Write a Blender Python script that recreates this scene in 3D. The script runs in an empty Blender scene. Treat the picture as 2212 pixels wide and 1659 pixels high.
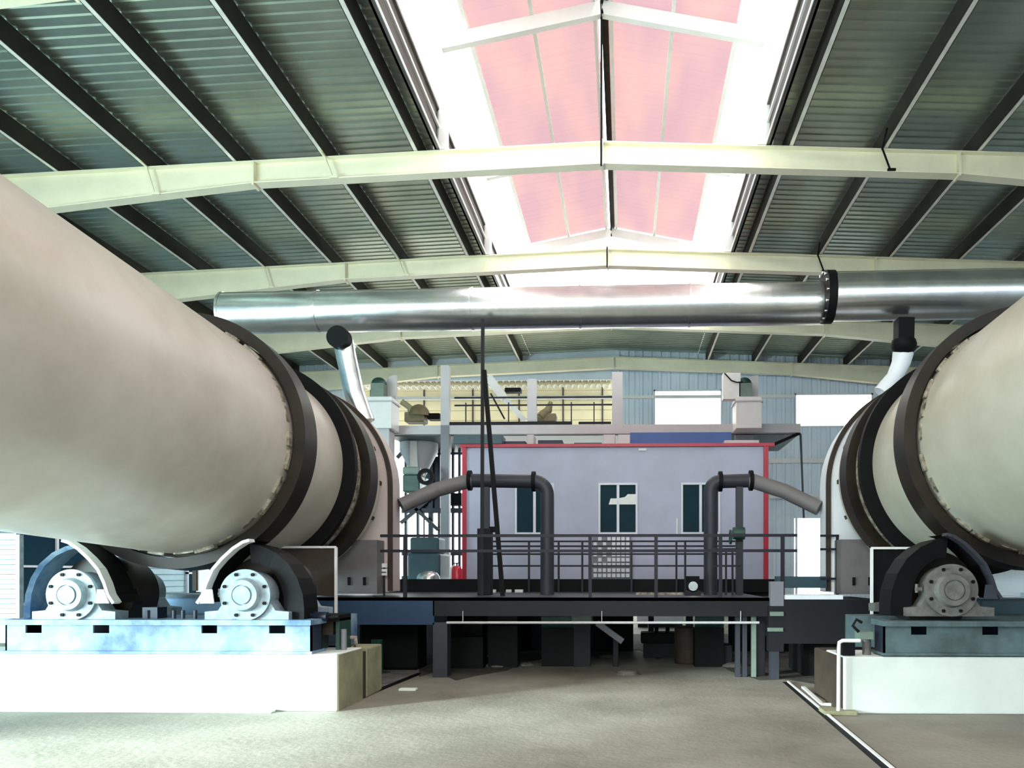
import bpy, bmesh, math, random
from mathutils import Vector, Matrix
random.seed(7)
S = bpy.context.scene
COL = S.collection
# ------------------------------------------------------------------ camera
F = 1700.0; PX, PY = 1305.5, 1240.0; YAW = math.radians(1.5); EYE = 1.6
cam = bpy.data.cameras.new('camera'); cam_o = bpy.data.objects.new('camera', cam); COL.objects.link(cam_o)
cam.sensor_fit = 'HORIZONTAL'; cam.sensor_width = 36.0; cam.lens = F/2212*36.0
cam.shift_x = -(PX-1106)/2212; cam.shift_y = (PY-829.5)/2212
cam_o.location = (0, 0, EYE); cam_o.rotation_euler = (math.radians(90), 0, YAW)
cam.clip_start = 0.05; cam.clip_end = 400
S.camera = cam_o
# ------------------------------------------------------------------ exposure, sky
S.view_settings.view_transform = 'Standard'; S.view_settings.look = 'None'
S.view_settings.gamma = 1; S.view_settings.exposure = 0.05; S.view_settings.use_curve_mapping = False
W = bpy.data.worlds.new('sky'); S.world = W; W.use_nodes = True
nt = W.node_tree; nt.nodes.clear()
wo = nt.nodes.new('ShaderNodeOutputWorld'); bg = nt.nodes.new('ShaderNodeBackground')
tc = nt.nodes.new('ShaderNodeTexCoord'); sx = nt.nodes.new('ShaderNodeSeparateXYZ'); rp = nt.nodes.new('ShaderNodeValToRGB')
nt.links.new(tc.outputs['Generated'], sx.inputs[0]); nt.links.new(sx.outputs['Z'], rp.inputs[0])
rp.color_ramp.elements[0].position = 0.0; rp.color_ramp.elements[0].color = (0.86, 0.97, 0.97, 1)
rp.color_ramp.elements[1].position = 0.7; rp.color_ramp.elements[1].color = (1.0, 0.96, 0.90, 1)
nt.links.new(rp.outputs[0], bg.inputs[0]); bg.inputs[1].default_value = 7.0
nt.links.new(bg.outputs[0], wo.inputs[0])

def area(name, loc, target, sx_, sy_, power, col):
    l = bpy.data.lights.new(name, 'AREA'); l.shape = 'RECTANGLE'; l.size = sx_; l.size_y = sy_; l.energy = power; l.color = col
    o = bpy.data.objects.new(name, l); COL.objects.link(o); o.location = loc
    o.rotation_euler = (Vector(target)-Vector(loc)).to_track_quat('-Z', 'Y').to_euler()
    return o
# daylight entering by the open side door on the left, in front of the first roller station
area('side_door_daylight', (-13.45, 4.0, 1.4), (-5.0, 8.4, 0.2), 7.0, 2.5, 2600, (0.66, 0.95, 1.0))

# spot lamp added inside the opening, standing in for sun on the near left floor
sl = bpy.data.lights.new('left_floor_spot', 'SPOT'); sl.energy = 48000; sl.color = (0.80, 1.0, 0.96); sl.spot_size = math.radians(24); sl.spot_blend = 1.0; sl.shadow_soft_size = .6
so = bpy.data.objects.new('left_floor_spot', sl); COL.objects.link(so); so.location = (-13.0, 1.0, 2.6)
so.rotation_euler = (Vector((-5.3, 6.3, 0.0))-Vector(so.location)).to_track_quat('-Z', 'Y').to_euler()

# ------------------------------------------------------------------ helpers
def q_of(px): return math.tan(math.atan((px-PX)/F)-YAW)
def X(px, Y): return q_of(px)*Y
def Z(py, px, Y):
    x = X(px, Y); d = -x*math.sin(YAW)+Y*math.cos(YAW)
    return EYE+(PY-py)/F*d
def P(px, py, Y): return Vector((X(px, Y), Y, Z(py, px, Y)))
def floor_pt(px, py):
    lo = 10.0
    for _ in range(20):
        d = EYE*F/(py-PY); x = X(px, lo); lo = (d+x*math.sin(YAW))/math.cos(YAW)
    return Vector((X(px, lo), lo, 0))

class MB:
    def __init__(s): s.v = []; s.f = []; s.sm = []
    def add(s, vs, fs, smooth=False):
        b = len(s.v); s.v += [tuple(v) for v in vs]
        for f in fs: s.f.append([b+i for i in f]); s.sm.append(smooth)
        return s
    def box(s, x0, x1, y0, y1, z0, z1):
        x0, x1 = sorted((x0, x1)); y0, y1 = sorted((y0, y1)); z0, z1 = sorted((z0, z1))
        return s.add([(x0,y0,z0),(x1,y0,z0),(x1,y1,z0),(x0,y1,z0),(x0,y0,z1),(x1,y0,z1),(x1,y1,z1),(x0,y1,z1)],
              [(0,3,2,1),(4,5,6,7),(0,1,5,4),(1,2,6,5),(2,3,7,6),(3,0,4,7)])
    def bar(s, a, b, w, h, up=(0,0,1)):
        a = Vector(a); b = Vector(b); d = (b-a).normalized(); u = Vector(up)
        if abs(d.dot(u)) > .98: u = Vector((0,1,0))
        r = d.cross(u).normalized()*w/2; t = r.cross(d).normalized()*h/2
        vs = [a-r-t, a+r-t, a+r+t, a-r+t, b-r-t, b+r-t, b+r+t, b-r+t]
        return s.add(vs, [(0,1,2,3)[::-1],(4,5,6,7),(0,1,5,4),(1,2,6,5),(2,3,7,6),(3,0,4,7)])
    def tube(s, pts, r, n=12, cap=True, radii=None):
        pts = [Vector(p) for p in pts]; rings = []
        prev = None
        for i, p in enumerate(pts):
            if i == 0: d = pts[1]-p
            elif i == len(pts)-1: d = p-pts[-2]
            else: d = (pts[i+1]-p).normalized()+(p-pts[i-1]).normalized()
            d.normalize()
            if prev is None:
                u = Vector((0,0,1)) if abs(d.z) < .9 else Vector((0,1,0))
                a = d.cross(u).normalized()
            else:
                a = (prev-d*prev.dot(d)).normalized()
            prev = a; b = d.cross(a)
            rr = radii[i] if radii else r
            if 0 < i < len(pts)-1:
                c = max(.6, (pts[i+1]-p).normalized().dot(d)); 
            rings.append([p+(a*math.cos(2*math.pi*k/n)+b*math.sin(2*math.pi*k/n))*rr for k in range(n)])
        vs = [v for r_ in rings for v in r_]; fs = []
        for i in range(len(rings)-1):
            for k in range(n):
                k2 = (k+1) % n
                fs.append((i*n+k, i*n+k2, (i+1)*n+k2, (i+1)*n+k))
        s.add(vs, fs, True)
        if cap:
            s.add(rings[0], [tuple(range(n))[::-1]]); s.add(rings[-1], [tuple(range(n))])
        return s
    def lathe(s, prof, c=(0,0,0), axis='y', n=96, a0=0, a1=360, smooth=True):
        """prof: list of (radius, along). Closed profile revolve."""
        full = abs(a1-a0) >= 359.9; m = n if full else n+1
        vs = []; c = Vector(c)
        for k in range(m):
            t = math.radians(a0+(a1-a0)*k/n)
            for r, h in prof:
                if axis == 'y': v = Vector((r*math.cos(t), h, r*math.sin(t)))
                elif axis == 'z': v = Vector((r*math.cos(t), r*math.sin(t), h))
                else: v = Vector((h, r*math.cos(t), r*math.sin(t)))
                vs.append(c+v)
        L = len(prof); fs = []
        for k in range(n):
            k2 = (k+1) % m
            for j in range(L-1):
                fs.append((k*L+j, k*L+j+1, k2*L+j+1, k2*L+j))
        return s.add(vs, fs, smooth)
    def ring(s, r0, r1, y0, y1, c=(0,0,0), axis='y', n=96, a0=0, a1=360):
        # separate vertex loops keep edges crisp
        s.lathe([(r1,y0),(r1,y1)], c, axis, n, a0, a1); s.lathe([(r0,y1),(r0,y0)], c, axis, n, a0, a1)
        s.lathe([(r0,y0),(r1,y0)], c, axis, n, a0, a1, False); s.lathe([(r1,y1),(r0,y1)], c, axis, n, a0, a1, False)
        if abs(a1-a0) < 359.9:
            for t in (a0, a1):
                t = math.radians(t); cs, sn = math.cos(t), math.sin(t); c_ = Vector(c)
                s.add([c_+Vector((r*cs, y, r*sn)) if axis == 'y' else c_+Vector((r*cs, r*sn, y)) for r, y in ((r0,y0),(r1,y0),(r1,y1),(r0,y1))], [(0,1,2,3)])
        return s
    def disc(s, r, h, c=(0,0,0), axis='y', n=48):
        c = Vector(c); vs = []
        for k in range(n):
            t = 2*math.pi*k/n
            vs.append(c+(Vector((r*math.cos(t), h, r*math.sin(t))) if axis == 'y' else Vector((r*math.cos(t), r*math.sin(t), h)) if axis == 'z' else Vector((h, r*math.cos(t), r*math.sin(t)))))
        return s.add(vs, [tuple(range(n))])
    def cyl(s, r, y0, y1, c=(0,0,0), axis='y', n=48):
        s.lathe([(r,y0),(r,y1)], c, axis, n); s.disc(r, y0, c, axis, n); s.disc(r, y1, c, axis, n); return s
    def prism(s, poly, y0, y1, plane='xz', smooth=False):
        n = len(poly)
        if plane == 'xz': a = [(x, y0, z) for x, z in poly]; b = [(x, y1, z) for x, z in poly]
        elif plane == 'xy': a = [(x, y, y0) for x, y in poly]; b = [(x, y, y1) for x, y in poly]
        else: a = [(y0, x, z) for x, z in poly]; b = [(y1, x, z) for x, z in poly]
        s.add(a, [tuple(range(n))]); s.add(b, [tuple(range(n))[::-1]])
        s.add(a+b, [(i, (i+1) % n, n+(i+1) % n, n+i) for i in range(n)], smooth)
        return s
    def dome(s, r, c, n=24, m=8, sz=1.0):
        c = Vector(c)
        return s.lathe([(max(1e-4, r*math.cos(math.pi/2*j/m)), r*sz*math.sin(math.pi/2*j/m)) for j in range(m+1)], c, 'z', n)
    def build(s, name, mat, parent=None, bevel=0.0):
        off = parent_off(parent)
        me = bpy.data.meshes.new(name)
        me.from_pydata([Vector(v)-off for v in s.v], [], s.f)
        me.polygons.foreach_set('use_smooth', s.sm)
        bm = bmesh.new(); bm.from_mesh(me); bmesh.ops.recalc_face_normals(bm, faces=bm.faces); bm.to_mesh(me); bm.free()
        me.materials.append(mat); me.update()
        o = bpy.data.objects.new(name, me); COL.objects.link(o)
        if parent is not None: o.parent = parent
        if bevel:
            b = o.modifiers.new('bevel', 'BEVEL'); b.width = bevel; b.segments = 2; b.limit_method = 'ANGLE'
        return o
def parent_off(p):
    t = Vector((0,0,0))
    while p is not None:
        t += p.location; p = p.parent
    return t
def tag(o, label, cat, group=None):
    o['label'] = label; o['category'] = cat
    if group: o['group'] = group
    return o
def thing(name, label, cat, loc=(0,0,0), group=None):
    o = bpy.data.objects.new(name, None); COL.objects.link(o); o.location = loc; o.empty_display_size = .2
    return tag(o, label, cat, group)
def struct(o):
    o['kind'] = 'structure'; return o
def dup(root, label=None, loc=None, rz=None):
    r = root.copy(); COL.objects.link(r)
    if loc is not None: r.location = loc
    if rz is not None: r.rotation_euler = (0,0,rz)
    if label: r['label'] = label
    for ch in list(root.children):
        c = ch.copy(); COL.objects.link(c); c.parent = r
        for g in ch.children:
            d = g.copy(); COL.objects.link(d); d.parent = c
    return r

def mat(name, col, rough=.6, metal=0.0, var=.12, scale=3.0, col2=None, bump=0.0, bscale=None, spec=.5, stretch=None):
    m = bpy.data.materials.new(name); m.use_nodes = True; t = m.node_tree; b = t.nodes['Principled BSDF']
    b.inputs['Roughness'].default_value = rough; b.inputs['Metallic'].default_value = metal
    b.inputs['Specular IOR Level'].default_value = spec
    tc = t.nodes.new('ShaderNodeTexCoord'); nz = t.nodes.new('ShaderNodeTexNoise'); nz.inputs['Scale'].default_value = scale
    nz.inputs['Detail'].default_value = 6; nz.inputs['Roughness'].default_value = .62
    src = tc.outputs['Object']
    if stretch:
        mp = t.nodes.new('ShaderNodeMapping'); mp.inputs['Scale'].default_value = stretch; t.links.new(src, mp.inputs[0]); src = mp.outputs[0]
    t.links.new(src, nz.inputs['Vector'])
    r = t.nodes.new('ShaderNodeValToRGB'); e = r.color_ramp.elements
    c2 = col2 or [c*(1-var*2) for c in col]
    e[0].position = .35; e[0].color = (*c2, 1); e[1].position = .62; e[1].color = (*col, 1)
    t.links.new(nz.outputs['Fac'], r.inputs[0]); t.links.new(r.outputs[0], b.inputs['Base Color'])
    if bump:
        n2 = t.nodes.new('ShaderNodeTexNoise'); n2.inputs['Scale'].default_value = bscale or scale*6; n2.inputs['Detail'].default_value = 4
        t.links.new(src, n2.inputs['Vector'])
        bp = t.nodes.new('ShaderNodeBump'); bp.inputs['Strength'].default_value = bump; bp.inputs['Distance'].default_value = .02
        t.links.new(n2.outputs['Fac'], bp.inputs['Height']); t.links.new(bp.outputs[0], b.inputs['Normal'])
    return m
M = {}
M['floor'] = mat('concrete_floor', (.265,.25,.21), .75, 0, .1, .45, (.15,.14,.11), .3, 14)
M['ground'] = mat('yard_ground', (.5,.5,.48), .9, 0, .1, .3)
M['sheet'] = mat('galvanised_roof_sheet', (.40,.46,.39), .34, .75, .1, .7, (.29,.34,.28), 0)
M['purlin'] = mat('purlin_steel', (.92,.90,.80), .5, .0, .1, 2)
M['purlin_web'] = mat('purlin_dark_web', (.035,.032,.022), .7, 0, .2, 2)
M['rafter'] = mat('cream_rafter_paint', (.93,.88,.66), .5, 0, .05, 1.2)
M['curb'] = mat('grey_curb_flashing', (.13,.12,.11), .45, .3, .1, 1)
M['white'] = mat('white_painted_steel', (.80,.80,.78), .45, 0, .04, 2)
M['drum'] = mat('cream_drum_paint', (.58,.53,.47), .38, 0, .05, .8, (.46,.41,.34), .03, 3)
M['drum_r'] = mat('olive_lit_drum_paint', (.54,.52,.43), .34, 0, .05, .8, (.43,.41,.32), .03, 3)  # same cream paint, the light's olive tint mixed into its colour
M['tyre'] = mat('oily_black_steel', (.010,.008,.006), .42, .0, .2, 2.5, (.024,.016,.009), spec=.3)
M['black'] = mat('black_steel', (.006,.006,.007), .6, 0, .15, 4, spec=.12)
M['pad'] = mat('worn_pad_metal', (.42,.38,.30), .6, .1, .2, 12, (.08,.06,.04))
M['hood'] = mat('mauve_grey_hood_paint', (.62,.52,.49), .45, 0, .06, .8)
M['hood_r'] = mat('blue_white_hood_paint', (.84,.90,.95), .45, 0, .06, .8)
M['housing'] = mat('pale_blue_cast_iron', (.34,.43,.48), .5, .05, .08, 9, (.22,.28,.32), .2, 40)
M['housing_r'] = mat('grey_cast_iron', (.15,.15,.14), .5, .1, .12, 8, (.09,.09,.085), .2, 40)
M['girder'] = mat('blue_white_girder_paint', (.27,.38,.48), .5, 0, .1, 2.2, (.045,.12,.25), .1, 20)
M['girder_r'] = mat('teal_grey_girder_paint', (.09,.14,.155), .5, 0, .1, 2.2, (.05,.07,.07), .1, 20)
M['block'] = mat('whitewashed_concrete', (.68,.73,.69), .8, 0, .04, 1.5, (.60,.65,.61), .15, 9)
M['concrete'] = mat('olive_bare_concrete', (.30,.29,.18), .85, 0, .15, 2.5, (.20,.19,.12), .3, 12)
M['zinc'] = mat('shiny_duct_steel', (.70,.72,.72), .26, .95, .05, 2, (.55,.58,.6), .12, 5)
M['pipe'] = mat('dark_grey_pipe_paint', (.035,.038,.05), .45, 0, .1, 2, spec=.3)
M['slope'] = mat('grey_brown_pipe_lagging', (.16,.15,.15), .5, 0, .08, 3)
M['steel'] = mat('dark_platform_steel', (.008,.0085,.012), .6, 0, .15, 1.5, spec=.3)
M['bluebeam'] = mat('blue_grey_beam_paint', (.035,.07,.13), .6, 0, .12, 1.2, spec=.2)
M['rail'] = mat('navy_railing_paint', (.011,.011,.02), .5, 0, .1, 3, spec=.3)
M['lilac'] = mat('lilac_cabin_panel', (.46,.48,.62), .5, 0, .05, .6, (.38,.40,.51))
M['red'] = mat('crimson_trim_paint', (.50,.012,.045), .4, 0, .1, 2)
M['glass'] = mat('dark_teal_window_glass', (.010,.035,.05), .6, 0, .1, 1, spec=.1)
M['wframe'] = mat('white_window_frame', (.70,.72,.80), .4, 0, .03, 2)
M['beam_grey'] = mat('light_grey_gantry_paint', (.50,.49,.50), .5, 0, .05, 1.5)
M['col_grey'] = mat('slate_column_paint', (.19,.195,.22), .5, 0, .06, 1.5)
M['bluewall'] = mat('blue_grey_wall_sheet', (.74,.83,.92), .5, 0, .08, .5, (.62,.71,.82))
M['leftwall'] = mat('pale_blue_wall_sheet', (.40,.62,.72), .5, 0, .08, .5, (.32,.50,.60))
M['yellow'] = mat('straw_yellow_siding', (.30,.27,.16), .7, 0, .08, .8, (.26,.23,.13))
M['tan'] = mat('dusty_tan_machine_paint', (.22,.17,.09), .6, 0, .15, 5)
M['green'] = mat('dark_green_machine_paint', (.02,.07,.055), .45, .1, .15, 4)
M['ltgreen'] = mat('grey_green_machine_paint', (.16,.22,.18), .5, 0, .1, 4)
M['blue'] = mat('royal_blue_sheet', (.035,.09,.30), .5, 0, .08, 1)
M['dkblue'] = mat('navy_tower_steel', (.012,.018,.04), .5, .1, .1, 2)
M['bluebox'] = mat('sky_blue_gear_casing', (.36,.58,.84), .5, 0, .08, 3)
M['teal'] = mat('teal_machine_casing', (.03,.075,.095), .4, .1, .1, 3)
M['extred'] = mat('fire_extinguisher_red', (.60,.015,.05), .3, 0, .05, 5)
M['rust'] = mat('dark_rust_brown', (.045,.028,.018), .7, .1, .2, 4)
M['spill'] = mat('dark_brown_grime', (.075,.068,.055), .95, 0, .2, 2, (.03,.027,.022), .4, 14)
M['dust'] = mat('grey_dust_rubble', (.16,.15,.13), .95, 0, .2, 6, (.07,.065,.06), .6, 20)
# translucent pink rooflight sheet
def translucent(name, col):
    m = bpy.data.materials.new(name); m.use_nodes = True; t = m.node_tree; t.nodes.clear()
    o = t.nodes.new('ShaderNodeOutputMaterial'); tr = t.nodes.new('ShaderNodeBsdfTranslucent'); df = t.nodes.new('ShaderNodeBsdfDiffuse'); a = t.nodes.new('ShaderNodeMixShader')
    nz = t.nodes.new('ShaderNodeTexNoise'); tc = t.nodes.new('ShaderNodeTexCoord'); nz.inputs['Scale'].default_value = .5
    mp = t.nodes.new('ShaderNodeMapping'); mp.inputs['Scale'].default_value = (1.6, .5, 1)
    t.links.new(tc.outputs['Object'], mp.inputs[0]); t.links.new(mp.outputs[0], nz.inputs['Vector'])
    r = t.nodes.new('ShaderNodeValToRGB'); r.color_ramp.elements[0].position = .4; r.color_ramp.elements[0].color = (col[0]*.85, col[1]*.86, col[2]*1.0, 1)
    r.color_ramp.elements[1].position = .62; r.color_ramp.elements[1].color = (*col, 1)
    t.links.new(nz.outputs[0], r.inputs[0]); t.links.new(r.outputs[0], tr.inputs[0]); t.links.new(r.outputs[0], df.inputs[0])
    a.inputs[0].default_value = .5
    t.links.new(tr.outputs[0], a.inputs[1]); t.links.new(df.outputs[0], a.inputs[2]); t.links.new(a.outputs[0], o.inputs[0])
    return m
M['bluepane'] = translucent('blue_translucent_pane', (.035,.085,.12))
M['pink'] = translucent('pink_translucent_sheet', (.265,.165,.165))

# ================================================================== building shell
RX = -0.43; YB, YF = -7.0, 30.4
RY = [9.96, 15.02, 19.95, 24.88, 29.81]        # portal frames: first is above the view
ZR = EYE+8.22                                   # rafter top at the ridge
SL = 0.042
XL, XR = -13.6, 12.7
def rtop(x): return ZR-abs(x-RX)*SL
HO = 3.15                                       # half width of the roof opening
struct(MB().box(-40, 40, -30, 60, -.3, 0).build('floor', M['floor']))

# corrugated roof sheets, real ribs running down the slope
def corr_sheet(mb, x0, x1, y0, y1, zf, pitch=.22, h=.017):
    y = y0; pts = []
    while y < y1:
        for dy, dz in ((0,0),(.10,0),(.13,h),(.20,h),(.23,0)):
            pts.append((y+dy*pitch/.26, dz))
        y += pitch
    pts = [p for p in pts if p[0] <= y1]
    n = len(pts)
    vs = [(x0, yy, zf(x0)+dz) for yy, dz in pts]+[(x1, yy, zf(x1)+dz) for yy, dz in pts]
    mb.add(vs, [(i, i+1, n+i+1, n+i) for i in range(n-1)])
PH = .36
def zsheet(x): return rtop(x)+PH+.01
mb = MB()
corr_sheet(mb, XL-.4, RX-HO-.08, YB, YF+.2, zsheet)
corr_sheet(mb, RX+HO+.08, XR+.4, YB, YF+.2, zsheet)
corr_sheet(mb, RX-HO-.08, RX, RY[3]+.15, YF+.2, zsheet)
corr_sheet(mb, RX, RX+HO+.08, RY[3]+.15, YF+.2, zsheet)
struct(mb.build('ceiling', M['sheet']))
# curb walls round the roof opening
for sgn, nm, side in ((-1, 'trim_1', 'left'), (1, 'trim_2', 'right')):
    x = RX+sgn*HO; mb = MB(); z0 = rtop(x)
    mb.box(x, x+sgn*.04, YB, RY[3]+.15, z0, z0+.78)
    mb.box(x-sgn*.06, x+sgn*.04, YB, RY[3]+.15, z0-.0, z0+.05)
    mb.box(x-sgn*.05, x+sgn*.04, YB, RY[3]+.15, z0+.74, z0+.80)
    struct(mb.build(nm, M['curb']))
    mb = MB(); mb.box(x-sgn*.055, x-sgn*.02, YB, RY[3]+.1, z0+.40, z0+.46); mb.box(x-sgn*.075, x-sgn*.061, YB, RY[3]+.1, z0-.02, z0+.04)
    tag(mb.build('curb_angle', M['white']), 'thin white steel angle running along the %s curb of the ridge rooflight' % side, 'angle trim', 'white angles on the rooflight curbs')
x0 = RX-HO; mb = MB(); mb.box(x0, RX+HO, RY[3]+.12, RY[3]+.2, rtop(x0), ZR+.7); struct(mb.build('trim_3', M['curb']))

# walls
def sheet_wall_x(name, x, y0, y1, z0, z1, m, holes=()):
    """vertical ribbed sheet wall in a plane of constant Y (x is a y) """
mb = MB()
def rib_wall_y(mb, Y, x0, x1, z0, z1, pitch=.35, d=.05):
    x = x0; pts = []
    while x < x1-1e-6:
        for dx, dy in ((0,0),(.14,0),(.18,-d),(.28,-d),(.32,0)):
            if x+dx*pitch/.35 < x1: pts.append((x+dx*pitch/.35, dy))
        x += pitch
    pts.append((x1, 0)); n = len(pts)
    vs = [(a, Y+b, z0) for a, b in pts]+[(a, Y+b, z1) for a, b in pts]
    mb.add(vs, [(i, i+1, n+i+1, n+i) for i in range(n-1)])
YW = 30.25
def wz(py, px=1500): return Z(py, px, YW)
def wx(px): return X(px, YW)
# far gable wall: left part open to the annexe, right part clad, with two windows and a doorway
top = ZR+.62
segs = [(XL, wx(760), 0, top), (wx(1322), wx(1372), wz(955), top), (wx(1372), wx(1412), 0, top), (wx(1412), wx(1560), 0, wz(930)), (wx(1412), wx(1560), wz(842), top),
        (wx(1560), wx(1716), 0, top), (wx(1716), wx(1800), wz(1120), wz(925)), (wx(1800), wx(1885), 0, wz(925)), (wx(1716), wx(1885), wz(852), top), (wx(1885), XR, 0, top)]
for a in segs: rib_wall_y(mb, YW, *a)
mb.box(wx(760), wx(1323), YW-.02, YW+.03, ZR-.75, top)
struct(mb.build('wall_far', M['bluewall']))
mb = MB()
mb.box(XL, wx(1716), YW-.12, YW-.05, wz(858)-.06, wz(858)+.06)
tag(mb.build('wall_girt', M['white']), 'thin pale girt crossing the far wall at the height of the bright windows', 'girt', None)
mb = MB(); mb.box(wx(1660), wx(1790), YW-.14, YW-.05, wz(997)-.08, wz(997)+.08)
tag(mb.build('wall_girt', M['white']), 'white horizontal girt on the blue ribbed wall right of the red-edged cabin', 'girt')
mb = MB(); mb.box(wx(1660), wx(1722), YW-.14, YW-.05, wz(1075)-.06, wz(1075)+.06); mb.box(wx(1722), wx(1810), YW-.14, YW-.05, wz(1072)-.06, wz(1072)+.06)
tag(mb.build('wall_girt', M['white']), 'lower white girt above the bright doorway in the far wall', 'girt')
# window frames in the far wall
for nm, (a, b, c, d) in (('window_1', (1412,1560,842,930)), ('window_2', (1716,1885,852,925))):
    mb = MB(); xa, xb, zt, zb = wx(a), wx(b), wz(c), wz(d); w = .06
    for bx in ((xa,xa+w,zb,zt),(xb-w,xb,zb,zt),(xa,xb,zb,zb+w),(xa,xb,zt-w,zt)): mb.box(bx[0],bx[1],YW-.06,YW+.04,bx[2],bx[3])
    struct(mb.build(nm, M['wframe']))
mb = MB(); xa, xb, zt = wx(1722), wx(1800), wz(1120)
mb.box(xa-.08, xa, YW-.08, YW+.04, 0, zt); mb.box(xb, xb+.08, YW-.08, YW+.04, 0, zt); mb.box(xa-.08, xb+.08, YW-.08, YW+.04, zt, zt+.08)
struct(mb.build('door_1', M['bluewall']))
# side walls: left wall with an open bay at the front, right wall closed
def rib_wall_x(mb, Xw, y0, y1, z0, z1, pitch=.35, d=.05, horizontal=False):
    s = 1
    if horizontal:
        z = z0; pts = []
        while z < z1-1e-6:
            pts += [(z, 0), (z+.13, 0), (z+.15, .03), (z+.17, 0)]; z += .18
        pts = [p for p in pts if p[0] < z1]+[(z1, 0)]; n = len(pts)
        mb.add([(Xw+b, y0, a) for a, b in pts]+[(Xw+b, y1, a) for a, b in pts], [(i, i+1, n+i+1, n+i) for i in range(n-1)])
    else:
        mb.box(Xw, Xw+.05, y0, y1, z0, z1)
mb = MB(); zt = rtop(XL)+.3
rib_wall_x(mb, XL, 9.0, 17.2, 0, 2.7, horizontal=True); rib_wall_x(mb, XL, 19.6, 24.0, 0, 2.7, horizontal=True); rib_wall_x(mb, XL, 25.6, YW, 0, 2.7, horizontal=True)
rib_wall_x(mb, XL, 17.2, 19.6, 0, .9, horizontal=True); rib_wall_x(mb, XL, 24.0, 25.6, 0, .5, horizontal=True)
rib_wall_x(mb, XL, YB, YW, 2.7, zt, horizontal=True)
struct(mb.build('wall_left', M['leftwall']))
mb = MB()
for y in (17.2, 18.4, 19.55): mb.box(XL-.02, XL+.08, y, y+.06, .9, 2.7)
mb.box(XL-.02, XL+.08, 17.2, 19.6, .88, .95); mb.box(XL-.02, XL+.08, 17.2, 19.6, 1.75, 1.8)
wn = struct(mb.build('window_3', M['wframe']))
MB().box(XL+.02, XL+.03, 17.25, 19.55, 0.95, 2.7).build('pane', M['bluepane'], wn)
mb = MB()
for y in (24.0, 24.8, 25.55): mb.box(XL-.02, XL+.08, y, y+.06, .5, 2.7)
mb.box(XL-.02, XL+.08, 24.0, 25.6, .5, .56); mb.box(XL-.02, XL+.08, 24.0, 25.6, 1.6, 1.66)
wn = struct(mb.build('window_4', M['wframe']))
MB().box(XL+.02, XL+.03, 24.05, 25.55, 0.56, 2.7).build('pane', M['bluepane'], wn)
mb = MB(); rib_wall_x(mb, XR, YB, YW, 0, rtop(XR)+.3, horizontal=True); struct(mb.build('wall_right', M['bluewall']))

mb = MB(); mb.box(-3.2, XR, YB-.06, YB, 0, 5.6); mb.box(XL, -3.2, YB-.06, YB, 4.6, 5.6)
struct(mb.build('wall_back_baffle', M['bluewall']))  # added end wall behind the camera, openings shaped to cut and steer daylight
# ------------------------------------------------------------------ portal frames
bay = ['nearest', 'second', 'third', 'fourth', 'fifth']
def rafter(y, label, splice):
    t = thing('roof_rafter', label, 'rafter', (RX, y, 0), 'cream steel rafters')
    for sgn in (-1, 1):
        xe = XL if sgn < 0 else XR; xs = RX+sgn*6.7
        mb = MB(); w = .012
        def dep(x):
            a = abs(x-RX)
            return .43 if a < 6.7 else .43+(a-6.7)*.065
        xsn = [RX, RX+sgn*3.3, xs, RX+sgn*9, xe]
        tp = [(x, rtop(x)) for x in xsn]; bt = [(x, rtop(x)-dep(x)) for x in xsn]
        mb.prism(tp+bt[::-1], y-w, y+w)
        for (pts, dz) in ((tp, -.02), (bt, .0)):
            for (a, b) in zip(pts[:-1], pts[1:]):
                mb.bar((a[0], y, a[1]+dz), (b[0], y, b[1]+dz), .24, .022)
        mb.build('rafter_arm', M['rafter'], t)
        mb = MB(); mb.box(xs-.02, xs+.02, y-.13, y+.13, rtop(xs)-dep(xs)-.05, rtop(xs)-.03)
        mb.build('splice_plate', M['rafter'], t)
    mb = MB(); mb.box(RX-.02, RX+.02, y-.13, y+.13, ZR-.47, ZR+.02); mb.build('ridge_plate', M['white'], t)
    for xe in (XL+.15, XR-.15): mb = MB(); mb.box(xe-.15, xe+.15, y-.012, y+.012, 0, rtop(xe)-.05); mb.box(xe-.16, xe-.14, y-.12, y+.12, 0, rtop(xe)-.05); mb.box(xe+.14, xe+.16, y-.12, y+.12, 0, rtop(xe)-.05); mb.build('column', M['leftwall'], t)
    return t
rafter(RY[0], 'cream rafter just above the camera, only its lower corner showing at the top left', 1)
rafter(RY[1], 'cream steel rafter nearest the camera, crossing the top of the view under the pink rooflight', 1)
rafter(RY[2], 'second cream rafter from the camera, just above the shiny cross duct', 1)
rafter(RY[3], 'third cream rafter, mostly hidden behind the shiny cross duct', 1)
rafter(RY[4], 'farthest cream rafter, against the far gable wall above the louvred openings', 1)
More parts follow.
